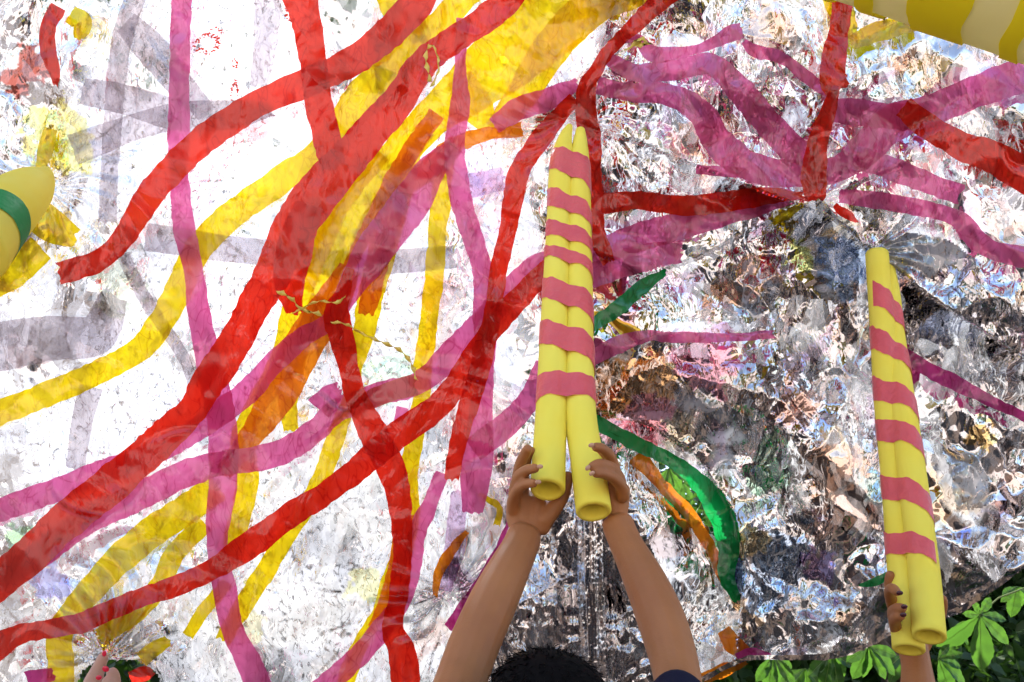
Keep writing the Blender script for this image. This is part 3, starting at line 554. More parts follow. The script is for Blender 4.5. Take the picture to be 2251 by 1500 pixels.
tinsel([(640, 690), (670, 675), (700, 662), (740, 665), (760, 650)], 'short tinsel strand crossing the orange ribbon top', 4)

# ---------------------------------------------------------------- noodles
def interp_path(pts, n):
    q = spline([tuple(p) for p in pts], 12.); idx = np.linspace(0, len(q) - 1, n); out = []
    for i in idx:
        a = int(i); f = i - a; b = min(a + 1, len(q) - 1); out.append(q[a] * (1 - f) + q[b] * f)
    return np.array(out)
def spl4(pts, n=60):
    """pts (px,py,z,r) -> world centres, radii"""
    p = np.array(pts, float); W = np.concatenate([PA(p[:, 0], p[:, 1], p[:, 2]), p[:, 3:4]], 1)
    W = np.vstack([2 * W[0] - W[1], W, 2 * W[-1] - W[-2]]); out = []
    segs = len(W) - 3
    for u in np.linspace(0, segs - 1e-6, n):
        i = int(u) + 1; t = u - int(u); a, b, c, d = W[i - 1:i + 3]
        out.append(.5 * (2 * b + (c - a) * t + (2 * a - 5 * b + 4 * c - d) * t ** 2 + (3 * b - a - 3 * c + d) * t ** 3))
    o = np.array(out); return o[:, :3], o[:, 3]
def noodle(pts, parent, name='noodle', material=None, n=70, seg=36, hole=.66, squash=None):
    c, r = spl4(pts, n); vs, fs = [], []
    hz = np.array([1., 0, 0])
    rings = []
    def ring(ci, ti, ri, inner=False):
        a = hz - ti * hz.dot(ti); a /= np.linalg.norm(a); b = np.cross(ti, a); s = len(vs)
        for k in range(seg):
            th = 2 * math.pi * k / seg; vs.append(ci + (a * math.cos(th) + b * math.sin(th)) * ri * (1 + (.012 * math.sin(3 * th + ci[2] * 9) if not inner else .05 * math.sin(2 * th + 1))))
        return s
    T = np.gradient(c, axis=0); T /= np.linalg.norm(T, axis=1)[:, None]
    # bevelled hollow bottom end (index 0 is the lower end)
    rings.append(ring(c[0] + T[0] * .16, T[0], r[0] * hole * .8, True)); rings.append(ring(c[0] + T[0] * .004, T[0], r[0] * hole, True))
    rings.append(ring(c[0], T[0], r[0] * (hole + .05), True)); rings.append(ring(c[0] + T[0] * .0003, T[0], r[0] * .93)); rings.append(ring(c[0] + T[0] * .003, T[0], r[0]))
    for i in range(1, n): rings.append(ring(c[i], T[i], r[i]))
    rings.append(ring(c[-1] + T[-1] * .002, T[-1], r[-1] * .3))
    for p, q in zip(rings[:-1], rings[1:]):
        for k in range(seg): fs.append((p + k, p + (k + 1) % seg, q + (k + 1) % seg, q + k))
    me = npmesh(name, vs, fs); return link(name, me, material or M_FOAM, parent, smooth=True)
def wrap(A, B, bands, parent, name='tape', material=None, r_add=.0012):
    """one tape wound round both noodles; bands: (left top, left bottom, right top, right bottom) in picture rows"""
    ca, ra = spl4(A, 400); cb, rb = spl4(B, 400)
    cc = (ca + cb) / 2; rel = cc - C0; ypx = 750 - F * (rel @ UP) / (rel @ FW)      # rows of the axis
    o = np.argsort(ypx); yy = ypx[o]; ii = np.arange(400.)[o]
    def idx(y): return np.interp(y, yy, ii)
    keys = []
    for k, (lt, lb, rt, rb_) in enumerate(bands):
        keys.append((k * 2 * math.pi + math.pi, (lt + lb) / 2, (lb - lt) / 2)); keys.append((k * 2 * math.pi + 2 * math.pi, (rt + rb_) / 2, (rb_ - rt) / 2))
    ks = np.array(keys); ths = np.arange(math.pi, ks[-1, 0] + .01, math.pi / 22); vs, fs = [], []; T = np.gradient(cc, axis=0); T /= np.linalg.norm(T, axis=1)[:, None]; NA = 6
    for th in ths:
        yc = np.interp(th, ks[:, 0], ks[:, 1]); hw = np.interp(th, ks[:, 0], ks[:, 2]); ph = th  # pi = left, 3pi/2 = front, 2pi = right
        wob = 1.6 * math.sin(th * 5.3) + 1.2 * math.sin(th * 11.1 + 1)
        for j in range(NA + 1):
            y = yc + (2 * j / NA - 1) * hw + wob * (1 if j in (0, NA) else .3) * (1 if j == 0 else -.7); s = float(idx(y)); i = int(min(s, 398)); f = s - i
            a = ca[i] * (1 - f) + ca[i + 1] * f; b = cb[i] * (1 - f) + cb[i + 1] * f; t = T[i]; ri = max(ra[i], rb[i]) + r_add + .0004 * ((th / 6.283) % 2)
            ax = (b - a) - t * np.dot(b - a, t); half = np.linalg.norm(ax) / 2; ax /= np.linalg.norm(ax); fr = np.cross(ax, t)
            if np.dot(fr, C0 - a) < 0: fr = -fr
            mid = (a + b) / 2
            # stadium outline with a shallow dip at the groove
            cx, sy = math.cos(ph), -math.sin(ph)
            w2 = half + ri; u = abs(cx) ** .72 * (1 if cx > 0 else -1) * w2; over = max(0, abs(u) - half)
            v = math.sqrt(max(ri * ri - over * over, 0)) - .16 * ri * math.exp(-(u / (.28 * ri)) ** 2); v = v * (1 if sy > 0 else -1)
            if abs(cx) > .999: v = 0
            vs.append(mid + ax * u + fr * v)
    m = NA + 1
    for i in range(len(ths) - 1):
        for j in range(NA): fs.append((i * m + j, i * m + j + 1, (i + 1) * m + j + 1, (i + 1) * m + j))
    me = npmesh(name, vs, fs); return link(name, me, material or M_WRAP, parent, smooth=True)
R0 = .0308
A1 = [(1204, 1078, 1.40, R0), (1207, 1000, 1.465, R0), (1213, 890, 1.56, R0), (1222, 650, 1.78, R0), (1230, 470, 1.96, R0), (1234, 360, 2.09, R0 * .97), (1242, 305, 2.16, R0 * .62), (1252, 278, 2.20, R0 * .28)]
B1 = [(1305, 1126, 1.37, R0), (1290, 1010, 1.455, R0), (1275, 890, 1.56, R0), (1273, 650, 1.785, R0), (1272, 470, 1.965, R0), (1272, 370, 2.09, R0 * .97), (1275, 315, 2.16, R0 * .66), (1276, 286, 2.19, R0 * .4)]
nb = empty('noodle_bundle', P(1250, 1100, 1.38), 'pair of yellow foam pool noodles with pink spiral tape held up in both hands, middle', 'pool noodles', 'taped yellow pool noodle pairs')
noodle(A1, nb); noodle(B1, nb)
wrap(A1, B1, [(a - 7, b - 7, c + 3, d + 3) for a, b, c, d in ((346, 388, 360, 432), (427, 468, 474, 510), (499, 533, 535, 566), (556, 579, 590, 618), (625, 669, 668, 722), (720, 770, 762, 818), (846, 900, 840, 886))], nb)
A2 = [(1998, 1430, 1.60, R0), (1984, 1250, 1.71, R0), (1968, 1050, 1.84, R0), (1950, 870, 1.98, R0), (1940, 720, 2.11, R0), (1933, 640, 2.19, R0 * .98), (1928, 560, 2.27, R0)]
B2 = [(2043, 1400, 1.555, R0), (2030, 1250, 1.665, R0), (2005, 1050, 1.80, R0), (1982, 880, 1.95, R0), (1962, 740, 2.11, R0), (1953, 650, 2.22, R0 * .98), (1946, 585, 2.30, R0 * .8)]
nb2 = empty('noodle_bundle', P(2025, 1400, 1.6), 'yellow foam noodle pair with pink spiral tape gripped by dark-nailed fingers, right', 'pool noodles', 'taped yellow pool noodle pairs')
noodle(A2, nb2); noodle(B2, nb2)
wrap(A2, B2, [(a - 12, b - 12, c + 4, d + 4) for a, b, c, d in ((656, 706, 690, 736), (748, 790, 790, 828), (838, 884, 884, 926), (920, 966, 966, 1010), (1036, 1086, 1094, 1145), (1168, 1218, 1206, 1250))], nb2)
# noodle with green tape at the left edge
M_PALE = simple('pale_yellow_foam', (1., .90, .22), .8, trans=.45, var=(7, (1., .84, .12)), spec=.1)
M_GREEN = simple('green_wrap_tape', (.01, .22, .05), .6, bump=(60, .3, .003), spec=.12)
A3 = [(22, 520, 1.60, .050), (0, 470, 1.72, .052), (28, 425, 1.86, .054), (70, 395, 2.0, .050), (98, 370, 2.16, .022)]
n3 = empty('noodle_bundle', P(10, 520, 1.6), 'thick yellow foam noodle with green tape at the left edge of the picture', 'pool noodle')
A3 = [(-70, 560, 1.50, .066), (-25, 500, 1.62, .066), (20, 455, 1.76, .064), (62, 418, 1.92, .054), (92, 392, 2.10, .030), (102, 375, 2.2, .012)]
noodle(A3, n3, material=M_PALE)
c3, r3 = spl4(A3, 200); T3 = np.gradient(c3, axis=0); T3 /= np.linalg.norm(T3, axis=1)[:, None]; vs = []; fs = []
for k, th in enumerate(np.linspace(0, 2 * math.pi, 49)):
    for j in range(5):
        i = int(20 + 9 * math.sin(th * 1 + 2.4) + j * 4 * 1.6); t = T3[i]; a = np.array([1., 0, 0]); a = a - t * a.dot(t); a /= np.linalg.norm(a); b = np.cross(t, a)
        vs.append(c3[i] + (a * math.cos(th) + b * math.sin(th)) * (r3[i] + .0018))
for k in range(48):
    for j in range(4): fs.append((k * 5 + j, k * 5 + j + 1, k * 5 + j + 6, k * 5 + j + 5))
link('tape', npmesh('tape', vs, fs), M_GREEN, n3, smooth=True)
# big pale striped tube in the top right corner
M_CREAM = simple('cream_fabric', (.98, .88, .50), .8, trans=.5, var=(8, (.9, .8, .40)), spec=.1)
M_YST = simple('yellow_stripe', (1., .85, .03), .6, trans=.4, spec=.1)
tb = empty('striped_tube', P(2150, 0, 1.45), 'large soft cream tube with yellow stripes crossing the top right corner', 'fabric tube')
A4 = [(1640, -330, 1.62, .170), (1840, -235, 1.55, .175), (2060, -170, 1.48, .175), (2320, -95, 1.42, .175), (2560, -10, 1.36, .17)]
noodle(A4, tb, 'tube_body', M_CREAM, n=60, seg=64, hole=.9)
c4, r4 = spl4(A4, 300); T4 = np.gradient(c4, axis=0); T4 /= np.linalg.norm(T4, axis=1)[:, None]
for (u0, u1) in ((.30, .335), (.42, .465), (.545, .66), (.75, .80)):
    vs, fs = [], []; NS = 72
    for k in range(NS + 1):
        th = 2 * math.pi * k / NS
        for j in range(5):
            u = u0 + (u1 - u0) * j / 4 + .035 * math.cos(th + .8) + .004 * math.sin(9 * th + u0 * 30); i = int(np.clip(u * 299, 0, 299)); t = T4[i]; a = np.array([1., 0, 0]); a = a - t * a.dot(t); a /= np.linalg.norm(a); b = np.cross(t, a)
            vs.append(c4[i] + (a * math.cos(th) + b * math.sin(th)) * (r4[i] * 1.013 + .0025))
    for k in range(NS):
        for j in range(4): fs.append((k * 5 + j, k * 5 + j + 1, k * 5 + j + 6, k * 5 + j + 5))
    link('stripe', npmesh('stripe', vs, fs), M_YST, tb, smooth=True)

# ---------------------------------------------------------------- foil curtain between the arms
def zcurt(x, y):
    z = 2.16 + .05 * (vn(x, y, 200, 5) - .5)
    col = np.exp(-((x - 1302 - .01 * (y - 1300)) / 30.) ** 2)
    z = z - .10 * col + .05 * np.exp(-((x - 1262) / 26.) ** 2) + .05 * np.exp(-((x - 1345) / 26.) ** 2)
    z = z + col * .03 * np.abs(((x - 1270) / 19. + .6 * vn(x, y, 120, 6)) % 1 - .5)
    z = z + (1 - col * .85) * (.11 * fac(x, y, 85, 81, 1.35, 2.8) + .07 * fac(x, y, 38, 82, 1.2, 2.4) + .018 * fac(x, y, 17, 83, .7, 1.6))
    for off in (0, 150, 290): # long straight storage creases
        d = np.abs((y - 1240 - off) + .55 * (x - 1300)); z = z - .012 * np.exp(-d / 4.)
    return z
cpoly = [(1150, 1060), (1375, 1060), (1450, 1250), (1500, 1400), (1560, 1900), (930, 1900), (1030, 1420), (1110, 1230)]
cu = foil_grid(920, 1570, 1050, 1880, 4.2, zcurt, lambda x, y: inpoly(x, y, cpoly), 'foil_sheet', M_CURT, None, uvs=900., attrs=False)
def zcol(x, y):
    u = (x - 1302 - .012 * (y - 1300)) / 30.
    f = u + .25 * (vn(y, y * 0, 160, 7) - .5) + .12 * (vn(y, x, 40, 9) - .5)
    return 2.06 + .05 * u * u + .030 * np.abs((f * 1.6 + .2) % 1 - .5) + .014 * np.abs((f * 4.1) % 1 - .5) - .02 * (vn(x, y, 90, 10) - .5)
M_COL = foil_mat('grey_gathered_foil', opaque=1., tint=(.42, .58, .78), amt=.32, rough=.2)
fo = foil_grid(1266, 1342, 1120, 1880, 3.6, zcol, lambda x, y: np.abs(x - 1302 - .012 * (y - 1300)) < 31 + 5 * (vn(y, y * 0, 60, 5) - .5), 'gathered_fold', M_COL, cu, uvs=900., attrs=False)
fo['label'] = 'smooth upright grey fold down the middle of the foil'
tag(cu, 'dark crinkled silver foil hanging between the raised arms, behind the black hair', 'foil sheet')

# ---------------------------------------------------------------- people
def body(chains, voxel, name, material, parent, smooth=3):
    """chains of (world point, radius): each a skinned chain; all fused into one continuous surface"""
    bm_objs = []
    me = bpy.data.meshes.new(name); vs, es, rs, roots = [], [], [], []
    for ch in chains:
        b = len(vs); roots.append(b)
        for p, r in ch: vs.append(tuple(p)); rs.append(r)
        es += [(b + i, b + i + 1) for i in range(len(ch) - 1)]
    me.from_pydata(vs, es, []); o = bpy.data.objects.new(name, me); COL.objects.link(o)
    sk = o.modifiers.new('s', 'SKIN'); sk.use_smooth_shade = True; sk.branch_smoothing = .6
    for i, d in enumerate(me.skin_vertices[0].data):
        r = rs[i]; d.radius = (r, r) if not isinstance(r, tuple) else r; d.use_root = i in roots
    ss = o.modifiers.new('u', 'SUBSURF'); ss.levels = ss.render_levels = 2
    rm = o.modifiers.new('r', 'REMESH'); rm.mode = 'VOXEL'; rm.voxel_size = voxel; rm.use_smooth_shade = True
    sm = o.modifiers.new('m', 'SMOOTH'); sm.iterations = smooth; sm.factor = .5
    dg = bpy.context.evaluated_depsgraph_get(); nm = bpy.data.meshes.new_from_object(o.evaluated_get(dg)); bpy.data.objects.remove(o)
    nm.name = name; nm.materials.clear(); return link(name, nm, material, parent, smooth=True)
def J(px, py, z, r): return (P(px, py, z), r * z / F / .90)
def ell(name, c, rad, rot, material, parent, seg=24, noise=0.):
    bm = bmesh.new(); bmesh.ops.create_uvsphere(bm, u_segments=seg, v_segments=seg // 2, radius=1)
    for v in bm.verts:
        k = 1 + noise * (math.sin(v.co.x * 9 + v.co.z * 5) * math.sin(v.co.y * 8 + 1)); v.co = Vector((v.co.x * rad[0], v.co.y * rad[1], v.co.z * rad[2])) * k
    bmesh.ops.transform(bm, matrix=Matrix.Translation(c) @ rot.to_4x4(), verts=bm.verts)
    me = bpy.data.meshes.new(name); bm.to_mesh(me); bm.free(); return link(name, me, material, parent, smooth=True)
I3 = Matrix.Identity(3)
M_NAILN = simple('natural_nail', (.58, .31, .20), .3, spec=.5)
M_NAILR = simple('red_nail', (.75, .02, .06), .2, spec=.6)
M_NAILD = simple('dark_nail', (.06, .012, .02), .2, spec=.6)
def nail(px, py, z, ang, ln, wd, material, parent, bulge=.0018):
    a = math.radians(ang); d = Vector(RT) * math.cos(a) + Vector(UP) * math.sin(a); s = Vector(FW).cross(d); f = -Vector(FW)
    rot = Matrix((d, s, f)).transposed(); k = z / F
    return ell('fingernail', P(px, py, z + .002), (ln * k, wd * k, bulge), rot, material, parent, 16)

head_c = P(1203, 1622, 1.02); hx, hy, hz_ = head_c
feet = Vector((hx, hy - .02, 0))
child = empty('person', feet, 'child with short black hair seen from behind, bare arms raised to hold the middle noodles', 'person')
sh_l, sh_r = Vector((hx - .135, hy + .0, hz_ - .17)), Vector((hx + .135, hy + .0, hz_ - .17))
ch = []
# torso, neck, head
ch.append([(Vector((hx, hy, hz_ - .62)), .10), (Vector((hx, hy, hz_ - .50)), .095), (Vector((hx, hy, hz_ - .36)), .10), (Vector((hx, hy, hz_ - .24)), .10), (Vector((hx, hy, hz_ - .17)), .075), (Vector((hx, hy + .005, hz_ - .11)), .042), (Vector((hx, hy + .01, hz_ - .05)), .066), (Vector((hx, hy + .005, hz_)), .076), (Vector((hx, hy, hz_ + .05)), .066)])
# nose, ears on the head: the face looks away from the camera
ch.append([(Vector((hx, hy + .06, hz_ - .01)), .014), (Vector((hx, hy + .092, hz_ - .03)), .011)])
ch.append([(Vector((hx, hy + .05, hz_ - .07)), .03), (Vector((hx, hy + .07, hz_ - .085)), .018)])
for s in (-1, 1):
    hip = Vector((hx + s * .065, hy, hz_ - .60))
    ch.append([(hip, .075), (Vector((hx + s * .075, hy + .01, .36)), .05), (Vector((hx + s * .08, hy - .01, .20)), .046), (Vector((hx + s * .08, hy - .01, .06)), .03), (Vector((hx + s * .085, hy + .06, .028)), .028), (Vector((hx + s * .09, hy + .12, .02)), .02)])
# left arm with hand (px radii)
la = [(sh_l, .046), (P(985, 1640, .98), .042), J(985, 1580, 1.05, 60), J(1012, 1500, 1.14, 56), J(1040, 1420, 1.20, 56), J(1085, 1320, 1.28, 53), J(1122, 1245, 1.35, 45), J(1148, 1195, 1.40, 38), J(1158, 1160, 1.425, 40)]
ra = [(sh_r, .046), (P(1480, 1650, .98), .042), J(1500, 1570, 1.05, 52), J(1490, 1490, 1.14, 50), J(1474, 1420, 1.19, 53), J(1448, 1345, 1.25, 52), J(1415, 1270, 1.31, 45), J(1380, 1205, 1.37, 36), J(1360, 1160, 1.40, 34), J(1352, 1130, 1.41, 35)]
ch += [[(Vector((hx - .03, hy, hz_ - .19)), .06), (sh_l, .05)], [(Vector((hx + .03, hy, hz_ - .19)), .06), (sh_r, .05)], la, ra]
# left palm: slab of overlapping columns behind the noodle end
for x0, x1, x2, r in ((1135, 1133, 1135, 22), (1155, 1155, 1155, 24), (1178, 1180, 1178, 25), (1200, 1206, 1200, 20)):
    ch.append([J(1150 + (x0 - 1150) * .6, 1175, 1.42, r), J(x1, 1130, 1.435, r), J(x2, 1085 if x2 < 1190 else 1105, 1.45, r * .85)])
# thenar + thumb going up behind the noodle's right side
ch.append([J(1178, 1160, 1.42, 24), J(1212, 1125, 1.43, 20), J(1238, 1092, 1.44, 14), J(1247, 1062, 1.445, 12), J(1249, 1035, 1.45, 10)])
# fingers of the left hand, curling round the front of the noodle
ch.append([J(1140, 1110, 1.44, 16), J(1136, 1062, 1.445, 13), J(1143, 1020, 1.44, 12.5), J(1156, 995, 1.425, 11.5), J(1163, 982, 1.41, 10)])
ch.append([J(1132, 1115, 1.435, 16), J(1131, 1075, 1.42, 13), J(1140, 1045, 1.395, 12.5), J(1160, 1032, 1.37, 11.5), J(1184, 1029, 1.352, 10)])
ch.append([J(1128, 1130, 1.43, 16), J(1128, 1098, 1.41, 13), J(1140, 1073, 1.385, 12), J(1158, 1062, 1.362, 11), J(1180, 1063, 1.345, 9.5)])
ch.append([J(1150, 1100, 1.45, 14), J(1150, 1050, 1.46, 12), J(1160, 1000, 1.46, 11), J(1172, 985, 1.45, 9)])
# right palm and fingers
for x0, x1, r in ((1362, 1372, 20), (1345, 1352, 20), (1335, 1340, 18)):
    ch.append([J(1356, 1140, 1.41, r * 1.2), J(x0, 1105, 1.42, r), J(x1 - 6, 1060, 1.43, r)])
ch.append([J(1356, 1075, 1.42, 17), J(1352, 1030, 1.41, 13), J(1340, 1000, 1.385, 12.5), J(1322, 985, 1.36, 11.5), J(1302, 982, 1.35, 9.5)])
ch.append([J(1364, 1085, 1.415, 17), J(1362, 1050, 1.40, 13), J(1345, 1028, 1.365, 12.5), J(1318, 1018, 1.34, 11.5), J(1294, 1030, 1.328, 9.5)])
ch.append([J(1370, 1100, 1.41, 17), J(1366, 1068, 1.385, 13), J(1345, 1048, 1.355, 12), J(1322, 1040, 1.335, 11), J(1303, 1042, 1.325, 9.5)])
ch.append([J(1350, 1080, 1.43, 14), J(1345, 1030, 1.44, 12), J(1330, 1000, 1.44, 11), J(1310, 990, 1.44, 9)])
ch.append([J(1352, 1125, 1.42, 20), J(1330, 1085, 1.46, 14), J(1300, 1050, 1.48, 12), J(1280, 1030, 1.48, 10)])
body(ch, .0026, 'body', M_SKIN, child, 4)
nail(1187, 1026, 1.344, 0, 7, 5, M_NAILN, child); nail(1183, 1060, 1.337, 0, 7, 5, M_NAILN, child); nail(1300, 979, 1.342, 200, 7, 5, M_NAILN, child); nail(1292, 1029, 1.320, 230, 7, 5, M_NAILN, child); nail(1301, 1041, 1.317, 215, 7, 5, M_NAILN, child)
# hair: a cap of scalp plus thousands of short strands
ell('hair_cap', head_c + Vector((0, -.012, .012)), (.088, .098, .092), I3, M_HAIR, child, 48, .012)
vs, fs = [], []
for k in range(5200):
    d = Vector((random.gauss(0, 1), random.gauss(0, 1), random.gauss(0, 1))).normalized()
    if d.z < -.25 or (d.y > .45 and d.z < .35): continue
    p = head_c + Vector((0, -.012, .012)) + Vector((d.x * .087, d.y * .097, d.z * .091)); cr = Vector((0, -.3, 1))
    t = (d.cross(cr.cross(d)) * -1 + d * random.uniform(.0, .22) + Vector((random.uniform(-.5, .5), random.uniform(-.5, .5), random.uniform(-.3, .3)))).normalized()
    s = t.cross(d).normalized() * .0009; L = random.uniform(.006, .017); b = len(vs)
    vs += [p - s, p + s, p + t * L * .5 + d * .002, p + t * L + d * random.uniform(0, .004)]; fs += [(b, b + 1, b + 2), (b + 1, b + 3, b + 2)]
tag(link('hair', npmesh('hair', vs, fs), M_HAIR, child), kind='stuff')
# right ear (sticks out past the hair), eyes, mouth
for s in (-1, 1):
    ell('ear', head_c + Vector((s * .087, .0, -.012)), (.010, .019, .029), I3, M_SKIN, child, 18); ell('eye', head_c + Vector((s * .03, .075, .0)), (.012, .008, .008), I3, simple('eye_white', (.7, .7, .68), .2), child, 16)
ell('mouth', head_c + Vector((0, .083, -.06)), (.022, .008, .006), I3, simple('lips', (.45, .14, .12), .4), child, 16)
# shirt: dark navy sleeve ends with a white stripe + shirt body
M_NAVY = simple('navy_cotton', (.012, .013, .03), .9, bump=(300, .3, .002), spec=.1)
M_WHITE = simple('white_cotton', (.78, .78, .8), .85, spec=.1)
def sleeve(pts, name, m):
    c, r = spl4_w(pts); n = len(c); T = np.gradient(c, axis=0); T /= np.linalg.norm(T, axis=1)[:, None]; vs, fs = [], []
    for i in range(n):
        a = np.array([0, 0, 1.]) - T[i] * T[i][2]; a /= np.linalg.norm(a); b = np.cross(T[i], a)
        for k in range(32):
            th = 2 * math.pi * k / 32; vs.append(c[i] + (a * math.cos(th) + b * math.sin(th)) * r[i] * (1 + .04 * math.sin(3 * th + i * .3)))
    for i in range(n - 1):
        for k in range(32): fs.append((i * 32 + k, i * 32 + (k + 1) % 32, (i + 1) * 32 + (k + 1) % 32, (i + 1) * 32 + k))
    o = link(name, npmesh(name, vs, fs), m, child, smooth=True); md = o.modifiers.new('t', 'SOLIDIFY'); md.thickness = .0025; return o
def spl4_w(pts):
    W = np.array([list(p) + [r] for p, r in pts]); W = np.vstack([2 * W[0] - W[1], W, 2 * W[-1] - W[-2]]); out = []
    for u in np.linspace(0, len(W) - 3 - 1e-6, 16):
        i = int(u) + 1; t = u - int(u); a, b, c, d = W[i - 1:i + 3]; out.append(.5 * (2 * b + (c - a) * t + (2 * a - 5 * b + 4 * c - d) * t ** 2 + (3 * b - a - 3 * c + d) * t ** 3))
    o = np.array(out); return o[:, :3], o[:, 3]
sleeve([(P(1489, 1550, 1.08), .041), (P(1496, 1560, 1.05), .045), (P(1478, 1650, .98), .05), (sh_r + Vector((-.02, 0, 0)), .062)], 'sleeve', M_NAVY)
sleeve([(P(1489, 1552, 1.078), .0425), (P(1490, 1560, 1.07), .0428)], 'sleeve_stripe', M_WHITE)
sleeve([(P(985, 1590, 1.03), .046), (P(985, 1640, .98), .05), (sh_l + Vector((.02, 0, 0)), .062)], 'sleeve', M_NAVY)
ell('shirt', Vector((hx, hy, hz_ - .38)), (.155, .115, .24), I3, M_NAVY, child, 32, .01)
ell('shorts', Vector((hx, hy, hz_ - .64)), (.145, .112, .14), I3, simple('denim', (.05, .07, .13), .9), child, 32, .01)

# right-hand person: forearm and hand behind / round the right noodles, dark nails
p2 = empty('person', P(2010, 1900, 1.8), 'person with dark nail polish gripping the right-hand noodles, forearm only in view', 'person')
ch = [[J(2035, 1900, 1.30, 60), J(2028, 1700, 1.50, 54), J(2022, 1560, 1.60, 42), J(2016, 1470, 1.66, 30), J(2008, 1425, 1.69, 30), J(1990, 1390, 1.70, 36)]]
for x, y in ((1975, 1370), (1990, 1375), (2010, 1380), (2030, 1378)): ch.append([J(2012, 1440, 1.69, 20), J(x + 4, 1400, 1.70, 20), J(x, 1350, 1.71, 18)])
ch.append([J(1985, 1380, 1.70, 16), J(1962, 1330, 1.67, 13), J(1955, 1300, 1.63, 12), J(1962, 1292, 1.60, 11), J(1976, 1306, 1.575, 9)])
ch.append([J(1985, 1385, 1.69, 16), J(1966, 1362, 1.64, 13), J(1962, 1345, 1.60, 12), J(1975, 1336, 1.57, 11), J(1989, 1338, 1.55, 9)])
ch.append([J(1988, 1400, 1.68, 16), J(1970, 1384, 1.63, 13), J(1966, 1364, 1.59, 12), J(1976, 1354, 1.565, 11), J(1987, 1354, 1.553, 9)])
ch.append([J(1980, 1370, 1.71, 14), J(1958, 1310, 1.70, 12), J(1955, 1280, 1.69, 11), J(1958, 1255, 1.685, 9)])
ch.append([J(2030, 1400, 1.69, 18), J(2062, 1370, 1.68, 13), J(2072, 1330, 1.67, 11), J(2072, 1310, 1.66, 9)])
for k in (-1, 1): ch.append([(P(2035, 1900, 1.30) + Vector((0, 0, 0)), .04), (P(2035, 1900, 1.30) + Vector((k * .02, -.05, -.12)), .06)])
body(ch, .003, 'forearm', M_SKIN, p2, 3)
for x, y, z in ((1978, 1304, 1.568), (1988, 1334, 1.545), (1986, 1352, 1.549)): nail(x, y, z, 0, 7.5, 5.5, M_NAILD, p2)
# third person: fingers with red nails pinching the film, bottom left
p3 = empty('person', P(215, 1800, 1.7), 'hand with bright red fingernails pinching the gathered film, bottom left', 'person')
ch = [[J(200, 1900, 1.50, 60), J(205, 1700, 1.65, 48), J(208, 1600, 1.72, 42), J(212, 1545, 1.76, 42)],
      [J(205, 1560, 1.76, 30), J(200, 1510, 1.78, 24), J(212, 1478, 1.79, 15), J(226, 1448, 1.80, 12), J(229, 1436, 1.80, 10)],
      [J(235, 1560, 1.76, 24), J(250, 1515, 1.76, 15), J(252, 1484, 1.76, 13), J(238, 1470, 1.755, 11)],
      [J(240, 1565, 1.76, 24), J(252, 1530, 1.75, 15), J(242, 1500, 1.745, 13), J(224, 1492, 1.74, 11)],
      [J(225, 1560, 1.76, 30), J(232, 1515, 1.775, 20)], [J(205, 1560, 1.76, 26), J(195, 1530, 1.76, 20)]]
body(ch, .003, 'forearm', M_SKIN2, p3, 3)
nail(232, 1471, 1.735, 160, 8, 6.5, M_NAILR, p3); nail(217, 1490, 1.725, 190, 7, 5.5, M_NAILR, p3); nail(229, 1437, 1.785, 80, 7, 5, M_NAILR, p3)

# ---------------------------------------------------------------- foliage
def leaf_mat(name, a, b, tr=.45):
    m, t = mat(name); n = N(t); oi = n('ObjectInfo'); ns = n('TexNoise', {'Vector': n('NewGeometry').outputs['Position'], 'Scale': 9., 'Detail': 2.})
    c = n.mixc(n.cl('ADD', n.cl('MULTIPLY_ADD', ns.outputs['Fac'], 2., -.9), n.m('MULTIPLY', oi.outputs['Random'], .6)), rgba(a), rgba(b))
    pr = n('BsdfPrincipled', {'Base Color': c, 'Roughness': .42, 'Specular IOR Level': .4}); tl = n('BsdfTranslucent', {'Color': n.mixc(.6, c, (.14, .34, .03, 1))})
    n.out(n.mix(tr, pr.outputs[0], tl.outputs[0])); return m
M_LEAF = leaf_mat('chestnut_leaf', (.02, .075, .02), (.085, .19, .03), .38)
M_LEAFD = leaf_mat('tree_leaf', (.022, .05, .012), (.045, .09, .018), .25)
M_RIB = simple('midrib_green', (.20, .30, .08), .5, trans=.2)
M_BARK = simple('bark', (.10, .07, .05), .9, bump=(30, .8, .02))
def leaflet(L, W, droop, nseg=9):
    """toothed obovate blade with a folded midrib; along +x, up +z"""
    vs, fs = [], []
    for i in range(nseg * 2 + 1):
        t = i / (nseg * 2); x = t * L; w = W * (math.sin(math.pi * min(1, t ** 1.35)) ** .8) * (1.0 if t < .92 else (1 - t) / .08 * .9 + .1) + .0006
        if i % 2: w *= 1.07
        z = -droop * L * t * t + .004 * math.sin(t * 22) * .5
        vs += [(x, -w, z + w * .28), (x, -w * .5, z + w * .16 + .0015 * (i % 2)), (x, 0, z), (x, w * .5, z + w * .16 + .0015 * (i % 2)), (x, w, z + w * .28)]
    for i in range(nseg * 2):
        for j in range(4): a = i * 5 + j; fs.append((a, a + 1, a + 6, a + 5))
    return vs, fs
def vein(L):
    vs, fs = [], []
    for i in range(9):
        t = i / 8; r = .0022 * (1 - t * .8); z = -.12 * 0 * t
        vs += [(t * L, -r, .0012), (t * L, r, .0012)]
    for i in range(8): fs.append((2 * i, 2 * i + 1, 2 * i + 3, 2 * i + 2))
    return vs, fs
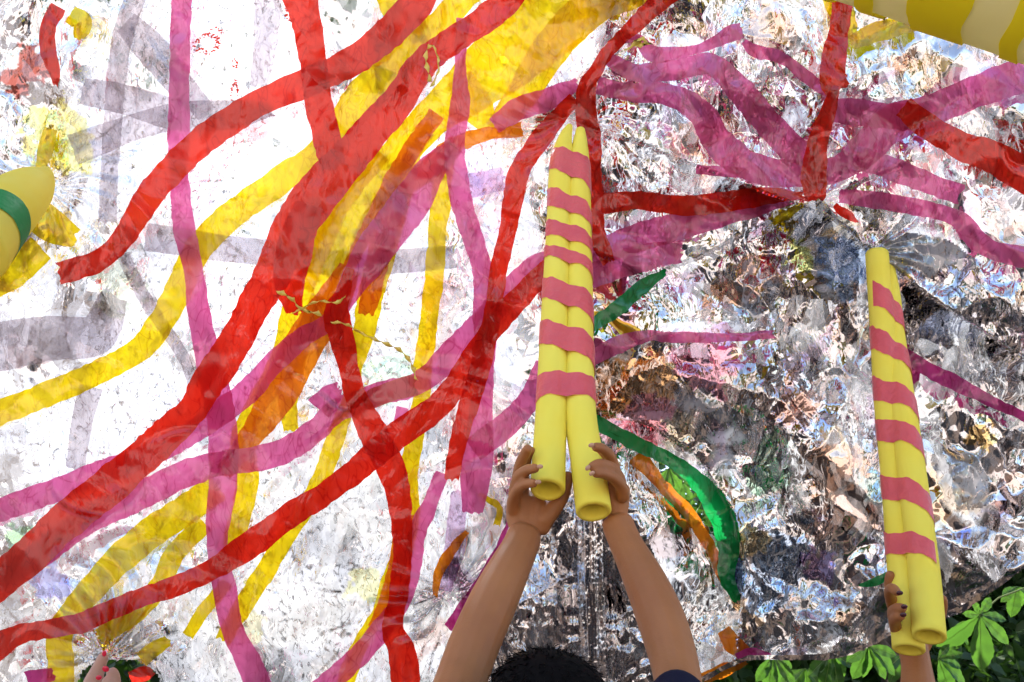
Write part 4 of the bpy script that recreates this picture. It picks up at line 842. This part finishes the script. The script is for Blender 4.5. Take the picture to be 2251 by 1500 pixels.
def palmate(px, py, z, tips, parent, roll=.3):
    """one palmate leaf: hub at a point, leaflets towards picture directions (angle deg, length px)"""
    hub = P(px, py, z); k = z / F
    for ang, ln in tips:
        L = ln * k; W = L * random.uniform(.16, .2); vs, fs = leaflet(L, W, random.uniform(.05, .22))
        a = math.radians(ang); d = (Vector(RT) * math.cos(a) + Vector(UP) * math.sin(a) + Vector(FW) * random.uniform(-.35, .25)).normalized()
        nz = (-Vector(FW) + Vector((0, 0, random.uniform(.2, .9))) + Vector(RT) * random.uniform(-roll, roll)).normalized(); nz = (nz - d * nz.dot(d)).normalized(); s = nz.cross(d)
        R = Matrix((d, s, nz)).transposed().to_4x4(); R.translation = hub
        me = npmesh('leaflet', [R @ Vector(v) for v in vs], fs); link('leaflet', me, M_LEAF, parent, smooth=True)
        vv = []; dz = vs[2 + 5 * 18][2]
        for i in range(10):
            tt = i / 9; w_ = .0016 * (1 - tt * .75); zz = vs[2 + 5 * int(tt * 18)][2] + .0012
            vv += [R @ Vector((tt * L, -w_, zz)), R @ Vector((tt * L, w_, zz))]
        lf = [o for o in parent.children][-1]; link('midrib', npmesh('midrib', vv, [(2 * i, 2 * i + 1, 2 * i + 3, 2 * i + 2) for i in range(9)]), M_RIB, lf)
tree1 = empty('chestnut_tree', Vector((1.75, 3.6, 0)), 'horse chestnut branches with broad toothed leaves hanging under the lower right foil edge', 'tree')
palmate(2153, 1352, 2.75, [(-90, 122), (-45, 82), (-5, 60), (50, 48), (-128, 120), (170, 44), (120, 40)], tree1)
palmate(1908, 1420, 2.78, [(-40, 92), (-62, 80), (-90, 78), (-112, 84), (-14, 60), (-150, 60)], tree1)
palmate(2062, 1448, 2.80, [(-38, 84), (-70, 84), (-15, 60), (20, 54), (60, 40)], tree1)
palmate(1700, 1440, 2.85, [(-75, 80), (-100, 84), (-125, 70), (-55, 74), (-30, 60)], tree1)
palmate(1828, 1436, 2.95, [(-80, 90), (-105, 84), (-60, 76), (-130, 76), (-30, 60)], tree1)
palmate(1770, 1470, 3.1, [(-80, 90), (-110, 84), (-50, 76), (-150, 76)], tree1)
palmate(1985, 1440, 3.0, [(-85, 70), (-120, 70), (-50, 70), (-150, 60)], tree1)
palmate(2235, 1290, 3.0, [(-60, 60), (-100, 70), (-30, 60), (-140, 50), (200, 40)], tree1)
palmate(2090, 1385, 3.2, [(-60, 60), (-100, 66), (-30, 60), (-140, 60), (20, 50)], tree1)
palmate(1470, 1030, 3.0, [(-60, 60), (-90, 60), (-30, 60), (20, 46), (-120, 50)], tree1)
palmate(1500, 1060, 3.1, [(-60, 60), (-100, 60), (-20, 50), (-140, 60)], tree1)
palmate(1455, 1065, 3.2, [(-40, 60), (-80, 60), (0, 50)], tree1)
q = [P(2153, 1352, 2.75), P(2195, 1315, 2.78), P(2260, 1290, 2.85), P(2420, 1270, 3.2)]
link('stalk', tube(q, .003, 6), simple('stalk_green', (.16, .2, .06), .6), tree1, smooth=True)
link('trunk', tube([Vector((1.75, 3.9, -.1)), Vector((1.8, 3.9, 1.4)), Vector((1.95, 4.1, 2.6)), Vector((1.9, 4.3, 4.2))], [.16, .13, .10, .05], 14), M_BARK, tree1, smooth=True)
for b in ([(1.85, 3.9, 1.8), (1.4, 3.4, 2.1), (1.0, 3.2, 2.0)], [(1.9, 4.1, 2.6), (2.6, 3.9, 3.4), (3.2, 3.8, 3.9)]):
    link('limb', tube([Vector(v) for v in b], [.05, .03, .015], 10), M_BARK, tree1, smooth=True)
def leaf_cloud(n, clumps, size, seed):
    rg = np.random.RandomState(seed); cl = np.array(clumps); ci = rg.randint(0, len(cl), n); C = cl[ci]
    d = rg.normal(size=(n, 3)); d /= np.linalg.norm(d, axis=1)[:, None]; rr = rg.uniform(.45, 1.05, n)[:, None]
    p = C[:, :3] + d * rr * C[:, 3:4]; p[:, 2] = np.maximum(p[:, 2], .05)
    a = rg.normal(size=(n, 3)); a[:, 2] -= .6; a /= np.linalg.norm(a, axis=1)[:, None]; b = np.cross(a, rg.normal(size=(n, 3))); b /= np.linalg.norm(b, axis=1)[:, None]
    s = size * rg.uniform(.6, 1.3, n)[:, None]; c = np.cross(a, b)
    V = np.stack([p, p + a * s * .5 + b * s * .22 + c * s * .05, p + a * s, p + a * s * .5 - b * s * .22 + c * s * .05], 1).reshape(-1, 3)
    i = np.arange(n)[:, None] * 4; T = np.concatenate([i + [0, 1, 2], i + [0, 2, 3]]); return npmesh('crown', V, T)
rg = random.Random(5)
cl = [(rg.uniform(.2, 4.8), rg.uniform(3.7, 5.2), rg.uniform(.3, 2.6), rg.uniform(.35, .6)) for _ in range(55)] + [(rg.uniform(1.2, 5.0), rg.uniform(4.2, 6.2), rg.uniform(2.8, 5.2), rg.uniform(.5, .8)) for _ in range(34)] + [(rg.uniform(2.2, 5.5), rg.uniform(5.2, 6.5), rg.uniform(.4, 3.2), rg.uniform(.6, .8)) for _ in range(30)]  # second group: high clumps out of view, added to shade the lower right
tag(link('crown', leaf_cloud(120000, cl, .11, 1), M_LEAFD, tree1), kind='stuff')
def mk_tree(x, y, h, r, n, label, size=.16, seed=3):
    t = empty('tree', Vector((x, y, 0)), label, 'tree', 'trees around the clearing'); rg = random.Random(seed)
    link('trunk', tube([Vector((x, y, -.1)), Vector((x + .1, y, h * .35)), Vector((x - .05, y + .1, h * .7))], [.22, .16, .07], 12), M_BARK, t, smooth=True)
    cl = []
    for _ in range(26):
        a = rg.uniform(0, 6.28); q = rg.uniform(.1, 1) * r; cl.append((x + math.cos(a) * q, y + math.sin(a) * q, h * rg.uniform(.12, .95), r * rg.uniform(.25, .42)))
    tag(link('crown', leaf_cloud(n, cl, size, seed), M_LEAFD, t), kind='stuff')
mk_tree(-2.2, 5.6, 3.6, 1.9, 26000, 'low leafy tree glimpsed past the red-nailed hand', .13, 4)
mk_tree(4.2, 8.2, 5.2, 2.4, 16000, 'dark tree deep behind the horse chestnut leaves at lower right', .17, 5)
# unseen trees added behind the photographer to give the foil dark reflections
TL = ['unseen broad tree added behind the photographer to the left', 'unseen lower tree added straight behind the photographer', 'unseen tall tree added behind the photographer to the right', 'unseen tree added beyond the left end of the film canopy', 'unseen tree added beyond the right end of the film canopy']
for i, (x, y, h, r) in enumerate(((-5.5, -6.5, 3.0, 2.0), (1.5, -9.5, 2.8, 2.2), (7.0, -7, 3.2, 2.2))):
    mk_tree(x, y, h, r, 9000, TL[i], .2, 20 + i)
